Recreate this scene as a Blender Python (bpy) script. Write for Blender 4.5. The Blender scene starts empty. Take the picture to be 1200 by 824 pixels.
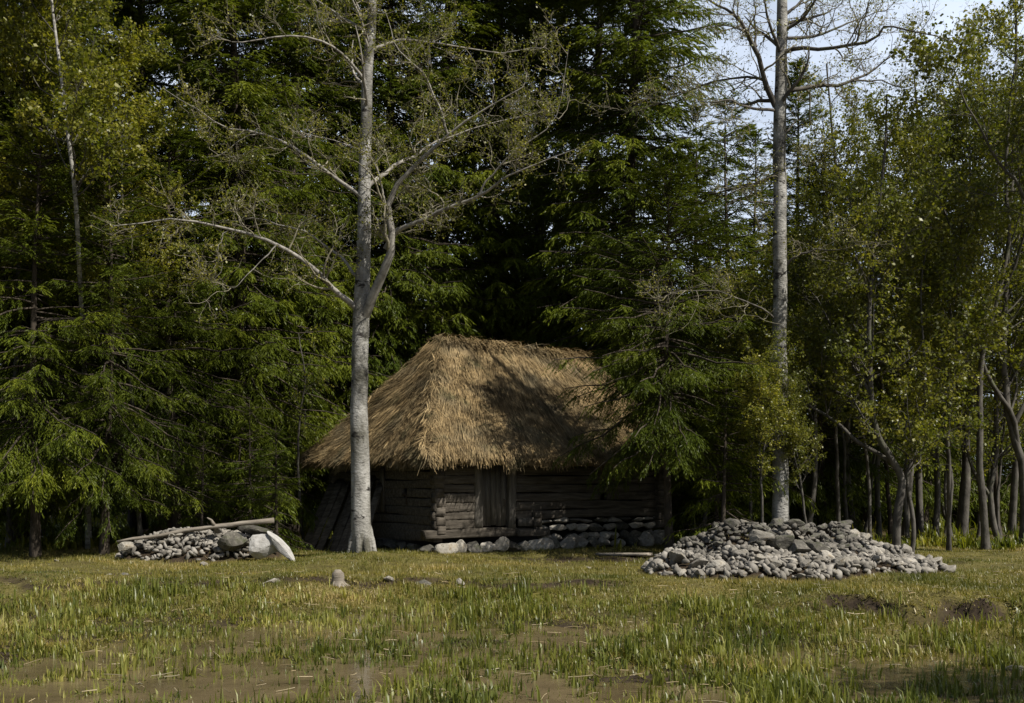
import bpy, bmesh, math, random
import numpy as np
from mathutils import Vector, Matrix, noise as mnoise

rng = np.random.default_rng(11)
random.seed(11)
S = bpy.context.scene
COL = S.collection
F, CX, HY, CZ = 1250.0, 600.0, 567.0, 1.7      # photo pixels -> metres


def at(px, py, Y):
    return np.array([(px - CX) / F * Y, Y, CZ - (py - HY) / F * Y])


def ru(a, b, n=None):
    return rng.uniform(a, b, n)


# ------------------------------------------------------------------ meshes
class Geo:
    def __init__(s):
        s.V = []; s.F = {}; s.T = []; s.n = 0

    def add(s, V, faces, tint=None):
        V = np.asarray(V, np.float32).reshape(-1, 3)
        for f in faces:
            f = np.asarray(f, np.int64)
            s.F.setdefault(f.shape[1], []).append(f + s.n)
        s.V.append(V)
        if tint is None:
            tint = np.zeros(len(V))
        s.T.append(np.asarray(tint, np.float32).reshape(-1))
        s.n += len(V)

    def mesh(s, name, mat, smooth=False):
        me = bpy.data.meshes.new(name)
        V = np.concatenate(s.V)
        me.vertices.add(len(V))
        me.vertices.foreach_set('co', V.ravel())
        fs = [np.concatenate(v) for v in s.F.values()]
        loops = np.concatenate([f.ravel() for f in fs])
        tot = np.concatenate([np.full(len(f), f.shape[1]) for f in fs])
        start = np.concatenate([[0], np.cumsum(tot)[:-1]])
        me.loops.add(len(loops))
        me.loops.foreach_set('vertex_index', loops.astype(np.int32))
        me.polygons.add(len(tot))
        me.polygons.foreach_set('loop_start', start.astype(np.int32))
        if smooth:
            me.polygons.foreach_set('use_smooth', np.ones(len(tot), bool))
        at_ = me.attributes.new('tint', 'FLOAT', 'POINT')
        at_.data.foreach_set('value', np.concatenate(s.T))
        me.update(calc_edges=True)
        me.materials.append(mat)
        return me


def link(name, me, parent=None, loc=None, rot=None, scale=None):
    o = bpy.data.objects.new(name, me)
    COL.objects.link(o)
    if parent is not None:
        o.parent = parent
    if loc is not None: o.location = Vector([float(c) for c in loc])
    if rot is not None: o.rotation_euler = rot
    if scale is not None: o.scale = (scale, scale, scale) if isinstance(scale, (int, float)) else scale
    return o


def tag(o, label=None, cat=None, group=None, kind=None):
    if label: o['label'] = label
    if cat: o['category'] = cat
    if group: o['group'] = group
    if kind: o['kind'] = kind
    return o


def thing(name, label, cat, loc=(0, 0, 0), rot=(0, 0, 0), group=None, scale=1.0):
    return tag(link(name, None, None, loc, rot, scale), label, cat, group)


def nrm(a):
    return a / np.maximum(np.linalg.norm(a, axis=-1, keepdims=True), 1e-9)


def tubes(g, P, R, sides=4, tint=None, cap=False, wob=0.0):
    P = np.asarray(P, float); R = np.asarray(R, float)
    if P.ndim == 2: P = P[None]; R = R[None]
    N, K, _ = P.shape
    T = nrm(np.gradient(P, axis=1))
    m = nrm(T.mean(axis=1))
    ref = np.where((np.abs(m[:, 2]) > .75)[:, None], np.array([1., 0.13, 0]), np.array([0.1, 0, 1.]))[:, None]
    U = nrm(np.cross(T, np.broadcast_to(ref, T.shape))); W = np.cross(T, U)
    a = np.arange(sides) * 2 * np.pi / sides
    rr = R[:, :, None, None]
    if wob: rr = rr * (1 + wob * rng.normal(size=(N, K, sides, 1)))
    V = P[:, :, None] + rr * (np.cos(a)[None, None, :, None] * U[:, :, None] + np.sin(a)[None, None, :, None] * W[:, :, None])
    base = (np.arange(N) * K * sides)[:, None, None]
    i = np.arange(K - 1)[None, :, None]; j = np.arange(sides)[None, None, :]; j2 = (j + 1) % sides
    q = np.stack([base + i * sides + j, base + i * sides + j2, base + (i + 1) * sides + j2, base + (i + 1) * sides + j], -1).reshape(-1, 4)
    fs = [q]
    if cap:
        b = (np.arange(N) * K * sides)[:, None]
        c0 = b + np.arange(sides)[None, ::-1]; c1 = b + (K - 1) * sides + np.arange(sides)[None]
        fs += [c0, c1]
    t = np.zeros(N) if tint is None else tint
    g.add(V.reshape(-1, 3), fs, np.repeat(t, K * sides))


def resample(pts, K, wig=0.0):
    """smooth curve of K points through pts (Catmull-Rom), returns K points"""
    p = np.asarray(pts, float); n = len(p)
    e = np.vstack([2 * p[0] - p[1], p, 2 * p[-1] - p[-2]])
    t = np.linspace(0, n - 1 - 1e-6, K); i = t.astype(int); f = (t - i)[:, None]
    a, b, c, d = e[i], e[i + 1], e[i + 2], e[i + 3]
    r = .5 * (2 * b + (c - a) * f + (2 * a - 5 * b + 4 * c - d) * f ** 2 + (3 * b - a - 3 * c + d) * f ** 3)
    if wig:
        w = rng.normal(size=r.shape) * wig; w[0] = 0
        w = (w + np.roll(w, 1, 0)) * .5; w[0] = 0
        r = r + w
    return r


def grow(P, R, n, t0, t1, ang, ln, k=5, up=0.1, wig=.2, rf=.55, tip=.15, rmin=.002, tfall=.4):
    N, K, _ = P.shape
    idx = np.repeat(np.arange(N), n)
    M = len(idx)
    t = ru(t0, t1, M); f = t * (K - 1) * .999; i = f.astype(int); w = (f - i)[:, None]
    st = P[idx, i] * (1 - w) + P[idx, i + 1] * w
    tan = nrm(P[idx, i + 1] - P[idx, i])
    rad = np.maximum((R[idx, i] * (1 - w[:, 0]) + R[idx, i + 1] * w[:, 0]) * rf, rmin)
    rv = rng.normal(size=(M, 3)); perp = nrm(rv - (rv * tan).sum(-1, keepdims=True) * tan)
    a = np.radians(ru(ang[0], ang[1], M))[:, None]
    d = tan * np.cos(a) + perp * np.sin(a)
    L = ru(ln[0], ln[1], M) * (1 - tfall * t)
    out = np.zeros((M, k, 3)); out[:, 0] = st
    for s in range(1, k):
        d = nrm(d + wig * rng.normal(size=(M, 3)) + np.array([0, 0, up]))
        out[:, s] = out[:, s - 1] + d * (L / (k - 1))[:, None]
    RR = np.maximum(rad[:, None] * np.linspace(1, tip, k)[None], rmin * .6)
    return out, RR


def kites(g, p, d, s, l, w, tint):
    """leaf-like four-cornered blades: base p, direction d, side s"""
    l = l[:, None]; w = w[:, None]
    V = np.stack([p, p + d * l * .45 + s * w, p + d * l, p + d * l * .45 - s * w], 1)
    n = len(p)
    g.add(V.reshape(-1, 3), [np.arange(n * 4).reshape(n, 4)], np.repeat(tint, 4))


def leaves(g, P, n, size, spread, t0=.3):
    """n leaves near every twig of P"""
    N, K, _ = P.shape
    idx = np.repeat(np.arange(N), n); M = len(idx)
    t = ru(t0, 1, M) * (K - 1) * .999; i = t.astype(int); w = (t - i)[:, None]
    p = P[idx, i] * (1 - w) + P[idx, i + 1] * w + rng.normal(size=(M, 3)) * spread
    d = nrm(rng.normal(size=(M, 3)) + np.array([0, 0, -.25]))
    s = nrm(np.cross(d, nrm(rng.normal(size=(M, 3)) + np.array([0, 0, 1.0]))))
    l = ru(size[0], size[1], M)
    tint = np.clip(ru(0, 1, N)[idx] * .6 + ru(0, .4, M), 0, 1)
    kites(g, p, d, s, l, l * ru(.28, .42, M), tint)


# --------------------------------------------------------------- materials
def newmat(name):
    m = bpy.data.materials.new(name); m.use_nodes = True
    nt = m.node_tree; nt.nodes.clear()
    out = nt.nodes.new('ShaderNodeOutputMaterial')
    return m, nt, out


def nd(nt, t, **kw):
    n = nt.nodes.new(t)
    for k, v in kw.items():
        if k.startswith('i_'):
            n.inputs[k[2:].replace('_', ' ')].default_value = v
        else:
            setattr(n, k, v)
    return n


def ramp(nt, fac, stops):
    r = nt.nodes.new('ShaderNodeValToRGB')
    e = r.color_ramp.elements
    while len(e) < len(stops): e.new(.5)
    for el, (p, c) in zip(e, stops):
        el.position = p; el.color = (*c, 1)
    nt.links.new(fac, r.inputs['Fac'])
    return r.outputs['Color']


def mixc(nt, fac, a, b, mode='MIX'):
    m = nt.nodes.new('ShaderNodeMix'); m.data_type = 'RGBA'; m.blend_type = mode
    for sock, v in ((m.inputs['Factor'], fac), (m.inputs['A'], a), (m.inputs['B'], b)):
        if hasattr(v, 'is_linked') or isinstance(v, bpy.types.NodeSocket): nt.links.new(v, sock)
        elif isinstance(v, (int, float)): sock.default_value = v
        else: sock.default_value = (*v, 1)
    return m.outputs['Result']


def nz(nt, scale, stretch=(1, 1, 1), detail=6, rough=.6, coord='Object', dist=0.0, kind='noise'):
    if coord == 'World':
        src = nt.nodes.new('ShaderNodeNewGeometry').outputs['Position']
    else:
        src = nt.nodes.new('ShaderNodeTexCoord').outputs['Object']
    mp = nt.nodes.new('ShaderNodeMapping'); mp.inputs['Scale'].default_value = stretch
    nt.links.new(src, mp.inputs['Vector'])
    if kind == 'noise':
        n = nd(nt, 'ShaderNodeTexNoise', i_Scale=scale, i_Detail=detail, i_Roughness=rough, i_Distortion=dist)
    else:
        n = nd(nt, 'ShaderNodeTexVoronoi', i_Scale=scale)
    nt.links.new(mp.outputs['Vector'], n.inputs['Vector'])
    return n.outputs[0]


def solid(name, stops, scale, stretch=(1, 1, 1), rough=.9, bump=.4, bscale=None, bstretch=None, dist=0.0,
          coord='Object', over=None, objvar=None, tintcols=None, spec=.25, bdist=.02):
    """noise-coloured matte surface; over=(colour, scale, stretch, lo, hi) adds patches of its own"""
    m, nt, out = newmat(name)
    c = ramp(nt, nz(nt, scale, stretch, dist=dist, coord=coord), stops)
    if over:
        for (oc, os_, ost, lo, hi) in over:
            f = ramp(nt, nz(nt, os_, ost, coord=coord), [(lo, (0, 0, 0)), (hi, (1, 1, 1))])
            c = mixc(nt, f, c, oc)
    if objvar:
        oi = nt.nodes.new('ShaderNodeObjectInfo')
        c = mixc(nt, 1.0, c, ramp(nt, oi.outputs['Random'], objvar), 'MULTIPLY')
    if tintcols:
        a = nd(nt, 'ShaderNodeAttribute', attribute_name='tint')
        c = mixc(nt, 1.0, c, ramp(nt, a.outputs['Fac'], tintcols), 'MULTIPLY')
    b = nd(nt, 'ShaderNodeBsdfPrincipled', i_Roughness=rough)
    b.inputs['Specular IOR Level'].default_value = spec
    nt.links.new(c, b.inputs['Base Color'])
    if bump:
        bn = nd(nt, 'ShaderNodeBump', i_Strength=bump, i_Distance=bdist)
        nt.links.new(nz(nt, bscale or scale * 3, bstretch or stretch, coord=coord), bn.inputs['Height'])
        nt.links.new(bn.outputs['Normal'], b.inputs['Normal'])
    nt.links.new(b.outputs[0], out.inputs['Surface'])
    return m


def leafmat(name, stops, trans=.35, objvar=((0, (.8, .8, .8)), (1, (1.15, 1.1, 1))), wscale=.5, gloss=.45):
    m, nt, out = newmat(name)
    a = nd(nt, 'ShaderNodeAttribute', attribute_name='tint')
    c = ramp(nt, a.outputs['Fac'], stops)
    oi = nt.nodes.new('ShaderNodeObjectInfo')
    c = mixc(nt, 1.0, c, ramp(nt, oi.outputs['Random'], list(objvar)), 'MULTIPLY')
    c = mixc(nt, 1.0, c, ramp(nt, nz(nt, wscale, coord='World', detail=3), [(.35, (.75, .8, .8)), (.65, (1.2, 1.12, 1.0))]), 'MULTIPLY')
    b = nd(nt, 'ShaderNodeBsdfPrincipled', i_Roughness=.42)
    b.inputs['Specular IOR Level'].default_value = gloss
    t = nt.nodes.new('ShaderNodeBsdfTranslucent')
    nt.links.new(c, b.inputs['Base Color'])
    nt.links.new(mixc(nt, 1.0, c, (1.2, 1.25, .6), 'MULTIPLY'), t.inputs['Color'])
    mx = nd(nt, 'ShaderNodeMixShader', i_Fac=trans)
    nt.links.new(b.outputs[0], mx.inputs[1]); nt.links.new(t.outputs[0], mx.inputs[2])
    nt.links.new(mx.outputs[0], out.inputs['Surface'])
    return m


M = {}
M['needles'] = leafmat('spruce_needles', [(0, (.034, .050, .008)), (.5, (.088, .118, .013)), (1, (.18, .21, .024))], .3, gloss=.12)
M['leaf'] = leafmat('spring_leaves', [(0, (.076, .10, .013)), (.55, (.172, .188, .024)), (1, (.30, .28, .048))], .42)
M['birchleaf'] = leafmat('birch_leaves', [(0, (.090, .115, .013)), (.55, (.195, .205, .024)), (1, (.34, .32, .055))], .45)
M['bud'] = leafmat('aspen_buds', [(0, (.11, .125, .018)), (.5, (.20, .205, .032)), (1, (.34, .33, .065))], .42)
M['lawn'] = leafmat('lawn_grass', [(0, (.10, .115, .022)), (.55, (.19, .18, .042)), (.85, (.27, .23, .075)), (1, (.38, .31, .15))], .3, wscale=.9)
M['reed'] = leafmat('wetland_blades', [(0, (.10, .125, .022)), (.6, (.21, .23, .045)), (1, (.36, .35, .11))], .35, wscale=1.2)
M['straw'] = leafmat('dead_stalks', [(0, (.2, .16, .09)), (1, (.5, .43, .29))], .1)
M['aspen'] = solid('pale_aspen_bark', [(.3, (.14, .133, .118)), (.5, (.32, .31, .285)), (.7, (.50, .49, .46))], 3, (1, 1, .6), bump=1.0, bdist=.035,
                   bscale=13, bstretch=(1, 1, 1.6), over=[((.10, .095, .075), 1.6, (1, 1, .55), .46, .60), ((.028, .025, .022), 3.3, (1, 1, 1.8), .6, .65), ((.03, .027, .024), 9, (.5, .5, 2.2), .63, .68)])
M['branchbark'] = solid('aspen_branch_bark', [(.3, (.12, .11, .095)), (.7, (.40, .375, .33))], 6, bump=.2)
M['twig'] = solid('aspen_twigs', [(.3, (.11, .10, .065)), (.7, (.31, .28, .205))], 6, bump=.2)
M['darkbark'] = solid('spruce_bark', [(.3, (.030, .024, .018)), (.7, (.085, .068, .05))], 8, (1, 1, .4), bump=.8, bscale=25, bstretch=(1, 1, .4))
M['greybark'] = solid('alder_bark', [(.3, (.035, .031, .026)), (.7, (.14, .128, .11))], 5, (1, 1, .6), bump=.5, bscale=20,
                      over=[((.09, .10, .05), 2, (1, 1, .6), .55, .7)])
M['birchbark'] = solid('birch_bark', [(.35, (.16, .15, .13)), (.6, (.40, .385, .35))], 3, (1, 1, 3), bump=.3,
                       over=[((.03, .027, .022), 4, (1, 1, 4), .6, .66)])
M['twigdead'] = solid('dead_twig', [(.3, (.16, .14, .11)), (.7, (.34, .31, .26))], 8, bump=.2)
M['thatch'] = solid('thatch_straw', [(.25, (.165, .118, .060)), (.5, (.315, .232, .122)), (.8, (.46, .355, .205))], 2.2, (1, 1, 1), bump=.8, bscale=40,
                    over=[((.15, .128, .085), .9, (1, 1, 1), .46, .70), ((.10, .095, .05), 1.7, (1, 1, 1), .56, .72)],
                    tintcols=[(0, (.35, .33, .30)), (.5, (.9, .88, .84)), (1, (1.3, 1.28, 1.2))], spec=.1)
M['oldwood'] = solid('weathered_logs', [(.3, (.035, .030, .023)), (.5, (.08, .069, .055)), (.75, (.15, .133, .11))], 3.5, (.35, 4, 4), bump=.8, bscale=9,
                     bstretch=(.3, 5, 5), dist=.6, objvar=[(0, (.75, .74, .72)), (1, (1.15, 1.13, 1.1))])
M['doorwood'] = solid('door_planks', [(.3, (.065, .057, .046)), (.55, (.12, .108, .09)), (.8, (.19, .172, .147))], 4, (5, 5, .35), bump=.6, bscale=10, bstretch=(6, 6, .3), dist=.4)
M['dark'] = solid('dark_interior', [(.3, (.008, .007, .006)), (.7, (.014, .012, .01))], 3, bump=0)
M['iron'] = solid('rusty_iron', [(.3, (.03, .025, .02)), (.7, (.07, .05, .035))], 12, bump=.2)
STV = [(0, (.62, .60, .57)), (.5, (.95, .92, .86)), (1, (1.2, 1.17, 1.12))]
M['stone'] = solid('pale_fieldstone', [(.25, (.17, .16, .138)), (.5, (.29, .277, .25)), (.8, (.41, .395, .365))], 3.2, bump=.6, bscale=9,
                   over=[((.11, .10, .08), 5, (1, 1, 1), .58, .72), ((.24, .19, .12), 1.3, (1, 1, 1), .55, .75)], objvar=STV)
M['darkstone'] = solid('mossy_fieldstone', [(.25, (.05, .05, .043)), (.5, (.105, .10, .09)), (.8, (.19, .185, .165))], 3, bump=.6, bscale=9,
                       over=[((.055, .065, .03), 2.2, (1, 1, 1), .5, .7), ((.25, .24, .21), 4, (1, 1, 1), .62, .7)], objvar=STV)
M['drift'] = solid('driftwood', [(.3, (.12, .10, .078)), (.7, (.31, .275, .225))], 4, (.4, 3, 3), bump=.6, bscale=14)


M['whitestone'] = solid('white_boulder', [(.25, (.22, .21, .19)), (.5, (.35, .34, .32)), (.8, (.47, .46, .44))], 3, bump=.6, bscale=9, over=[((.16, .15, .13), 4, (1, 1, 1), .6, .75)])


def ground_mat():
    m, nt, out = newmat('grassy_ground')
    c = ramp(nt, nz(nt, 1.3, coord='World', detail=8), [(.3, (.065, .055, .022)), (.5, (.12, .108, .034)), (.7, (.17, .15, .052))])
    fine = ramp(nt, nz(nt, 22, coord='World', detail=5), [(.35, (.55, .55, .5)), (.65, (1.3, 1.25, 1.15))])
    c = mixc(nt, 1.0, c, fine, 'MULTIPLY')
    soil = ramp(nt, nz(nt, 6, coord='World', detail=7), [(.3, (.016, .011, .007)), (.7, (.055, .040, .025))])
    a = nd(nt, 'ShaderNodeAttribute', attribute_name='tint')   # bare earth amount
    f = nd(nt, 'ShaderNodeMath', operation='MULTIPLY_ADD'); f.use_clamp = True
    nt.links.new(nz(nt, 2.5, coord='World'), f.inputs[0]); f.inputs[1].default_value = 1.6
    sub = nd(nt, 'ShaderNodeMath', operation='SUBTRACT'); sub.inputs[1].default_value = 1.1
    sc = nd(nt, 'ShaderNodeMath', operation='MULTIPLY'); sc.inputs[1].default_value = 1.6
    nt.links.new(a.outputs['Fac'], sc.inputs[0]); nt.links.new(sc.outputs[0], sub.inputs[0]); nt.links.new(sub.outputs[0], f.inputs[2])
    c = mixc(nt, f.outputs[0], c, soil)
    b = nd(nt, 'ShaderNodeBsdfPrincipled', i_Roughness=.95)
    b.inputs['Specular IOR Level'].default_value = .15
    nt.links.new(c, b.inputs['Base Color'])
    bn = nd(nt, 'ShaderNodeBump', i_Strength=.8, i_Distance=.04)
    nt.links.new(nz(nt, 14, coord='World', detail=8), bn.inputs['Height']); nt.links.new(bn.outputs['Normal'], b.inputs['Normal'])
    nt.links.new(b.outputs[0], out.inputs['Surface'])
    return m


def water_mat():
    m, nt, out = newmat('muddy_water')
    c = ramp(nt, nz(nt, 1.4, coord='World'), [(.35, (.085, .064, .034)), (.65, (.15, .115, .062))])
    b = nd(nt, 'ShaderNodeBsdfPrincipled', i_Roughness=.13)
    b.inputs['Specular IOR Level'].default_value = .4
    nt.links.new(c, b.inputs['Base Color'])
    bn = nd(nt, 'ShaderNodeBump', i_Strength=.25, i_Distance=.02)
    nt.links.new(nz(nt, 6, (1, 2.2, 1), coord='World', detail=3), bn.inputs['Height']); nt.links.new(bn.outputs['Normal'], b.inputs['Normal'])
    nt.links.new(b.outputs[0], out.inputs['Surface'])
    return m


# ----------------------------------------------------------- terrain
_tab = rng.normal(size=(256, 256))


def vnoise(x, y, sc):
    x = np.asarray(x, float) * sc + 1000; y = np.asarray(y, float) * sc + 1000
    i = np.floor(x).astype(int); j = np.floor(y).astype(int); u = x - i; v = y - j
    u = u * u * (3 - 2 * u); v = v * v * (3 - 2 * v)
    g = lambda a, b: _tab[a % 256, b % 256]
    return (g(i, j) * (1 - u) + g(i + 1, j) * u) * (1 - v) + (g(i, j + 1) * (1 - u) + g(i + 1, j + 1) * u) * v


def sstep(a, b, x):
    t = np.clip((x - a) / (b - a), 0, 1); return t * t * (3 - 2 * t)


def bump(x, y, cx, cy, rx, ry):
    return np.exp(-(((x - cx) / rx) ** 2 + ((y - cy) / ry) ** 2))


def heapR(x, y):      # surface of the right-hand stone heap above the ground
    a = .82 * np.clip(1 - ((x - 5.9) / 2.7) ** 2 - ((y - 22.7) / 2.3) ** 2, 0, 1) ** .75
    b = .44 * np.clip(1 - ((x - 4.75) / 2.25) ** 2 - ((y - 20.4) / 1.65) ** 2, 0, 1) ** .6
    c = .30 * np.clip(1 - ((x - 6.9) / 1.7) ** 2 - ((y - 21.0) / 1.2) ** 2, 0, 1) ** .6
    return np.maximum(np.maximum(a, b), c) * (1 + .22 * vnoise(x, y, 1.3) + .12 * vnoise(x, y, 3))


def heapL(x, y):
    a = .62 * np.clip(1 - ((x + 7.35) / 1.7) ** 2 - ((y - 24.6) / .95) ** 2, 0, 1) ** .6
    b = .62 * np.clip(1 - ((x + 6.5) / 1.2) ** 2 - ((y - 24.9) / .9) ** 2, 0, 1) ** .6
    return np.maximum(a, b) * (1 + .2 * vnoise(x, y, 1.6))


WZ = -.25


def ground(x, y):
    x = np.asarray(x, float); y = np.asarray(y, float)
    shore = 17.6 - 3.3 * sstep(1.5, 4.5, x) + .35 * vnoise(x, y * 0, .5)
    w = sstep(shore - 3.6, shore + 1.4, y)
    z = -.26 * (1 - w)
    z = z + (.035 * vnoise(x, y, .55) + .025 * vnoise(x + 40, y, 1.6)) * np.clip(sstep(3, 8, y), 0.15, 1)
    z = z + .018 * vnoise(x - 9, y, 3.1) * (1 - w) - .03 * (1 - sstep(9.5, 12.5, y))
    z = z + .16 * bump(x, y, -3.38, 24.0, .9, .8) + .05 * bump(x, y, -3.0, 23.2, 2.5, 1.2)
    # cut bank on the right
    edge = 14.6 + .5 * vnoise(x, y * 0 + 3, .9) + .22 * vnoise(x, y * 0 + 9, 2.7)
    onr = sstep(3.6, 4.6, x) * (1 - sstep(7.5, 9, x))
    z = z + onr * .15 * sstep(edge - .09, edge + .09, y) * (1 - sstep(edge + .3, edge + 3.2, y))
    z = z - onr * .07 * bump(x, y, x, edge - .25, 1, .28)
    z = z + onr * .07 * vnoise(x, y, 3.3) * np.exp(-((y - edge) / .55) ** 2)
    # ragged edge on the left bank
    e2 = 18.1 + .45 * vnoise(x, y * 0 + 17, .8) + .15 * vnoise(x, y * 0 + 27, 3)
    onl = (1 - sstep(1.5, 2.5, x))
    z = z + onl * .07 * sstep(e2 - .08, e2 + .08, y) * (1 - sstep(e2 + .3, e2 + 3, y))
    z = z + .62 * heapR(x, y) + .55 * heapL(x, y)
    z = z + sstep(40, 120, y) * .6 + .45 * (1 - sstep(1, 6, y))
    return z


def bare(x, y):
    """amount of bare earth in the ground"""
    b = .25 + 0 * x
    b = np.maximum(b, .98 * bump(x, y, 2.2, 24.3, 3.0, 1.0))          # bare ground before the hut, its shade put in as darker soil
    b = np.maximum(b, .8 * bump(x, y, -6.6, 20.3, 2.6, .7))
    edge = 14.6 + .5 * vnoise(x, y * 0 + 3, .9) + .22 * vnoise(x, y * 0 + 9, 2.7)
    onr = sstep(3.6, 4.6, x) * (1 - sstep(7.5, 9, x))
    b = np.maximum(b, onr * np.clip(.95 + .5 * vnoise(x, y, 2.2), .3, 1.2) * np.exp(-((y - edge + .12) / .32) ** 2))
    e2 = 18.1 + .45 * vnoise(x, y * 0 + 17, .8) + .15 * vnoise(x, y * 0 + 27, 3)
    b = np.maximum(b, (1 - sstep(1.5, 2.5, x)) * .8 * np.exp(-((y - e2) / .25) ** 2))
    b = np.maximum(b, 1.0 * (heapR(x, y) > 0.02)); b = np.maximum(b, 1.0 * (heapL(x, y) > 0.02))
    b = np.maximum(b, .62 * sstep(27, 31, y))
    shore = 17.6 - 3.3 * sstep(1.5, 4.5, x)
    b = np.maximum(b, .75 * (1 - sstep(shore - 2.5, shore - .3, y)))
    return np.clip(b, 0, 1)


xs = np.unique(np.concatenate([np.arange(-16, 16.01, .16), np.arange(-50, 50.1, 2.), np.linspace(-900, 900, 31)]))
ys = np.unique(np.concatenate([np.arange(7, 36, .14), np.arange(-20, 90, 2.), np.linspace(-300, 1500, 31)]))
X, Y_ = np.meshgrid(xs, ys)
g = Geo()
nx, ny = len(xs), len(ys)
ii = (np.arange(ny - 1)[:, None] * nx + np.arange(nx - 1)[None]).ravel()
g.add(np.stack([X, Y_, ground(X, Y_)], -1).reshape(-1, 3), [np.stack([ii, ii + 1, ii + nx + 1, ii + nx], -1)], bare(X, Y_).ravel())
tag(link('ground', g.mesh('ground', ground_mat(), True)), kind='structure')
g = Geo()
g.add([(-30, 2.5, WZ), (30, 2.5, WZ), (30, 19, WZ), (-30, 19, WZ)], [[(0, 1, 2, 3)]])
tag(link('pond_water', g.mesh('pond_water', water_mat())), kind='structure')


def gz(x, y): return float(ground(np.array(x), np.array(y)))


# grass on the lawn: far too many blades to count
def blades(n, ylo, yhi, hgt, wid, keep, mat, name, tintf=None, bend=.35, segs=1, pw=1.0, tuft=1):
    y = ylo + (yhi - ylo) * rng.random(n) ** pw
    x = rng.uniform(-1, 1, n) * (.5 * y + .8)
    k = keep(x, y) > rng.random(n); x, y = x[k], y[k]
    tv = None
    if tuft > 1:
        c = rng.integers(2, tuft + 1, len(x)); tv = np.repeat(ru(.65, 1.25, len(x)), c); x = np.repeat(x, c); y = np.repeat(y, c)
        x = x + rng.normal(0, .022, len(x)); y = y + rng.normal(0, .022, len(x))
    n = len(x); z = ground(x, y)
    h = ru(hgt[0], hgt[1], n) * (1 if tv is None else tv) * np.clip(1 + .35 * vnoise(x, y + 7, 5), .5, 1.6) * np.clip(1 + .3 * vnoise(x + 5, y, .9), .5, 1.8)
    w = ru(wid[0], wid[1], n)
    az = ru(0, 2 * np.pi, n); ln = np.abs(rng.normal(0, bend, n))
    s = np.stack([np.cos(az + 1.57), np.sin(az + 1.57), 0 * az], -1) * w[:, None]
    b = np.stack([x, y, z - .005], -1)
    dxy = np.stack([np.cos(az), np.sin(az), 0 * az], -1)
    t = np.clip(ru(0, 1, n) * .7 + .25 * vnoise(x, y, .7) + .1, 0, 1) if tintf is None else tintf(x, y, n)
    g = Geo()
    if segs == 1:
        tip = b + dxy * (h * ln)[:, None] + np.array([0, 0, 1]) * (h / np.sqrt(1 + ln ** 2))[:, None]
        g.add(np.stack([b - s, b + s, tip], 1).reshape(-1, 3), [np.arange(n * 3).reshape(n, 3)], np.repeat(t, 3))
    else:
        m1 = b + dxy * (h * ln * .3)[:, None] + np.array([0, 0, .6]) * h[:, None]
        tip = b + dxy * (h * ln)[:, None] + np.array([0, 0, 1]) * (h * np.clip(1 - .45 * ln, .3, 1))[:, None]
        V = np.stack([b - s, b + s, m1 + s * .85, m1 - s * .85, tip], 1).reshape(-1, 3)
        o = np.arange(n)[:, None] * 5
        g.add(V, [o + np.array([[0, 1, 2, 3]]), o + np.array([[3, 2, 4]])], np.repeat(t, 5))
    return tag(link(name, g.mesh(name, mat)), kind='stuff')


def keep_lawn(x, y):
    k = 1 - .9 * sstep(.45, .95, bare(x, y))
    k = k * np.where(ground(x, y) < WZ + .02, 0.05, 1)
    k = k * np.clip(.75 + .4 * vnoise(x, y, 1.1), .1, 1)
    # inside the hut
    u = (x + 1.82) * .819 + (y - 25.7) * .574; v = -(x + 1.82) * .574 + (y - 25.7) * .819
    return np.where((u > -.1) & (u < 7.4) & (v > -.1) & (v < 5.8), 0, k)


blades(420000, 11.5, 38, (.03, .085), (.004, .009), keep_lawn, M['lawn'], 'lawn_grass', bend=.7, pw=.8)
tag(bpy.data.objects['lawn_grass'], 'short yellowish green grass around the hut and piles', 'grass')


def keep_reed(x, y):
    shore = 17.6 - 3.3 * sstep(1.5, 4.5, x)
    k = (1 - sstep(shore - .8, shore + .6, y))
    k = k * np.clip(.42 + .22 * vnoise(x + 3, y, .7) + .42 * vnoise(x, y, 2.9), .05, 1)
    return k * np.where(x > 4.5, .6, 1) * np.where(y < 11.5, 1.6, 1)


# tufts: several blades from nearly one root, drawn as stuff
o1 = blades(25000, 8, 18.4, (.07, .21), (.006, .012), keep_reed, M['reed'], 'wetland_sedge', bend=.38, segs=2, tuft=5)
tag(o1, 'fresh green sedge blades standing in the muddy shallows', 'sedge')
o2 = blades(170000, 8, 18.6, (.03, .10), (.006, .013), lambda x, y: np.clip(.62 + .3 * vnoise(x, y, 1.5) - .38 * (1 - sstep(9.3, 12.0, y)), .05, 1), M['lawn'], 'wetland_moss', bend=.9)
tag(o2, 'low olive moss and dead leaves between the sedge tufts', 'moss')


def stalks(n):
    y = ru(8.5, 20, n); x = ru(-1, 1, n) * (.5 * y + .5); z = np.maximum(ground(x, y), WZ) + ru(.01, .06, n)
    az = ru(0, 6.28, n); L = ru(.05, .26, n)
    d = np.stack([np.cos(az) * L, np.sin(az) * L * .8, rng.normal(0, .06, n) * L * 2], -1)
    c = np.stack([x, y, z], -1)
    P = np.stack([c - d / 2, c + rng.normal(0, .01, (n, 3)), c + d / 2], 1)
    g = Geo(); tubes(g, P, np.full((n, 3), .005) * ru(.6, 1.3, n)[:, None], 3, ru(0, 1, n))
    return tag(link('dead_stalks', g.mesh('dead_stalks', M['straw'])), 'bleached dead stalks lying among sedge and mud', 'dead stalks', kind='stuff')


stalks(600)

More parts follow.
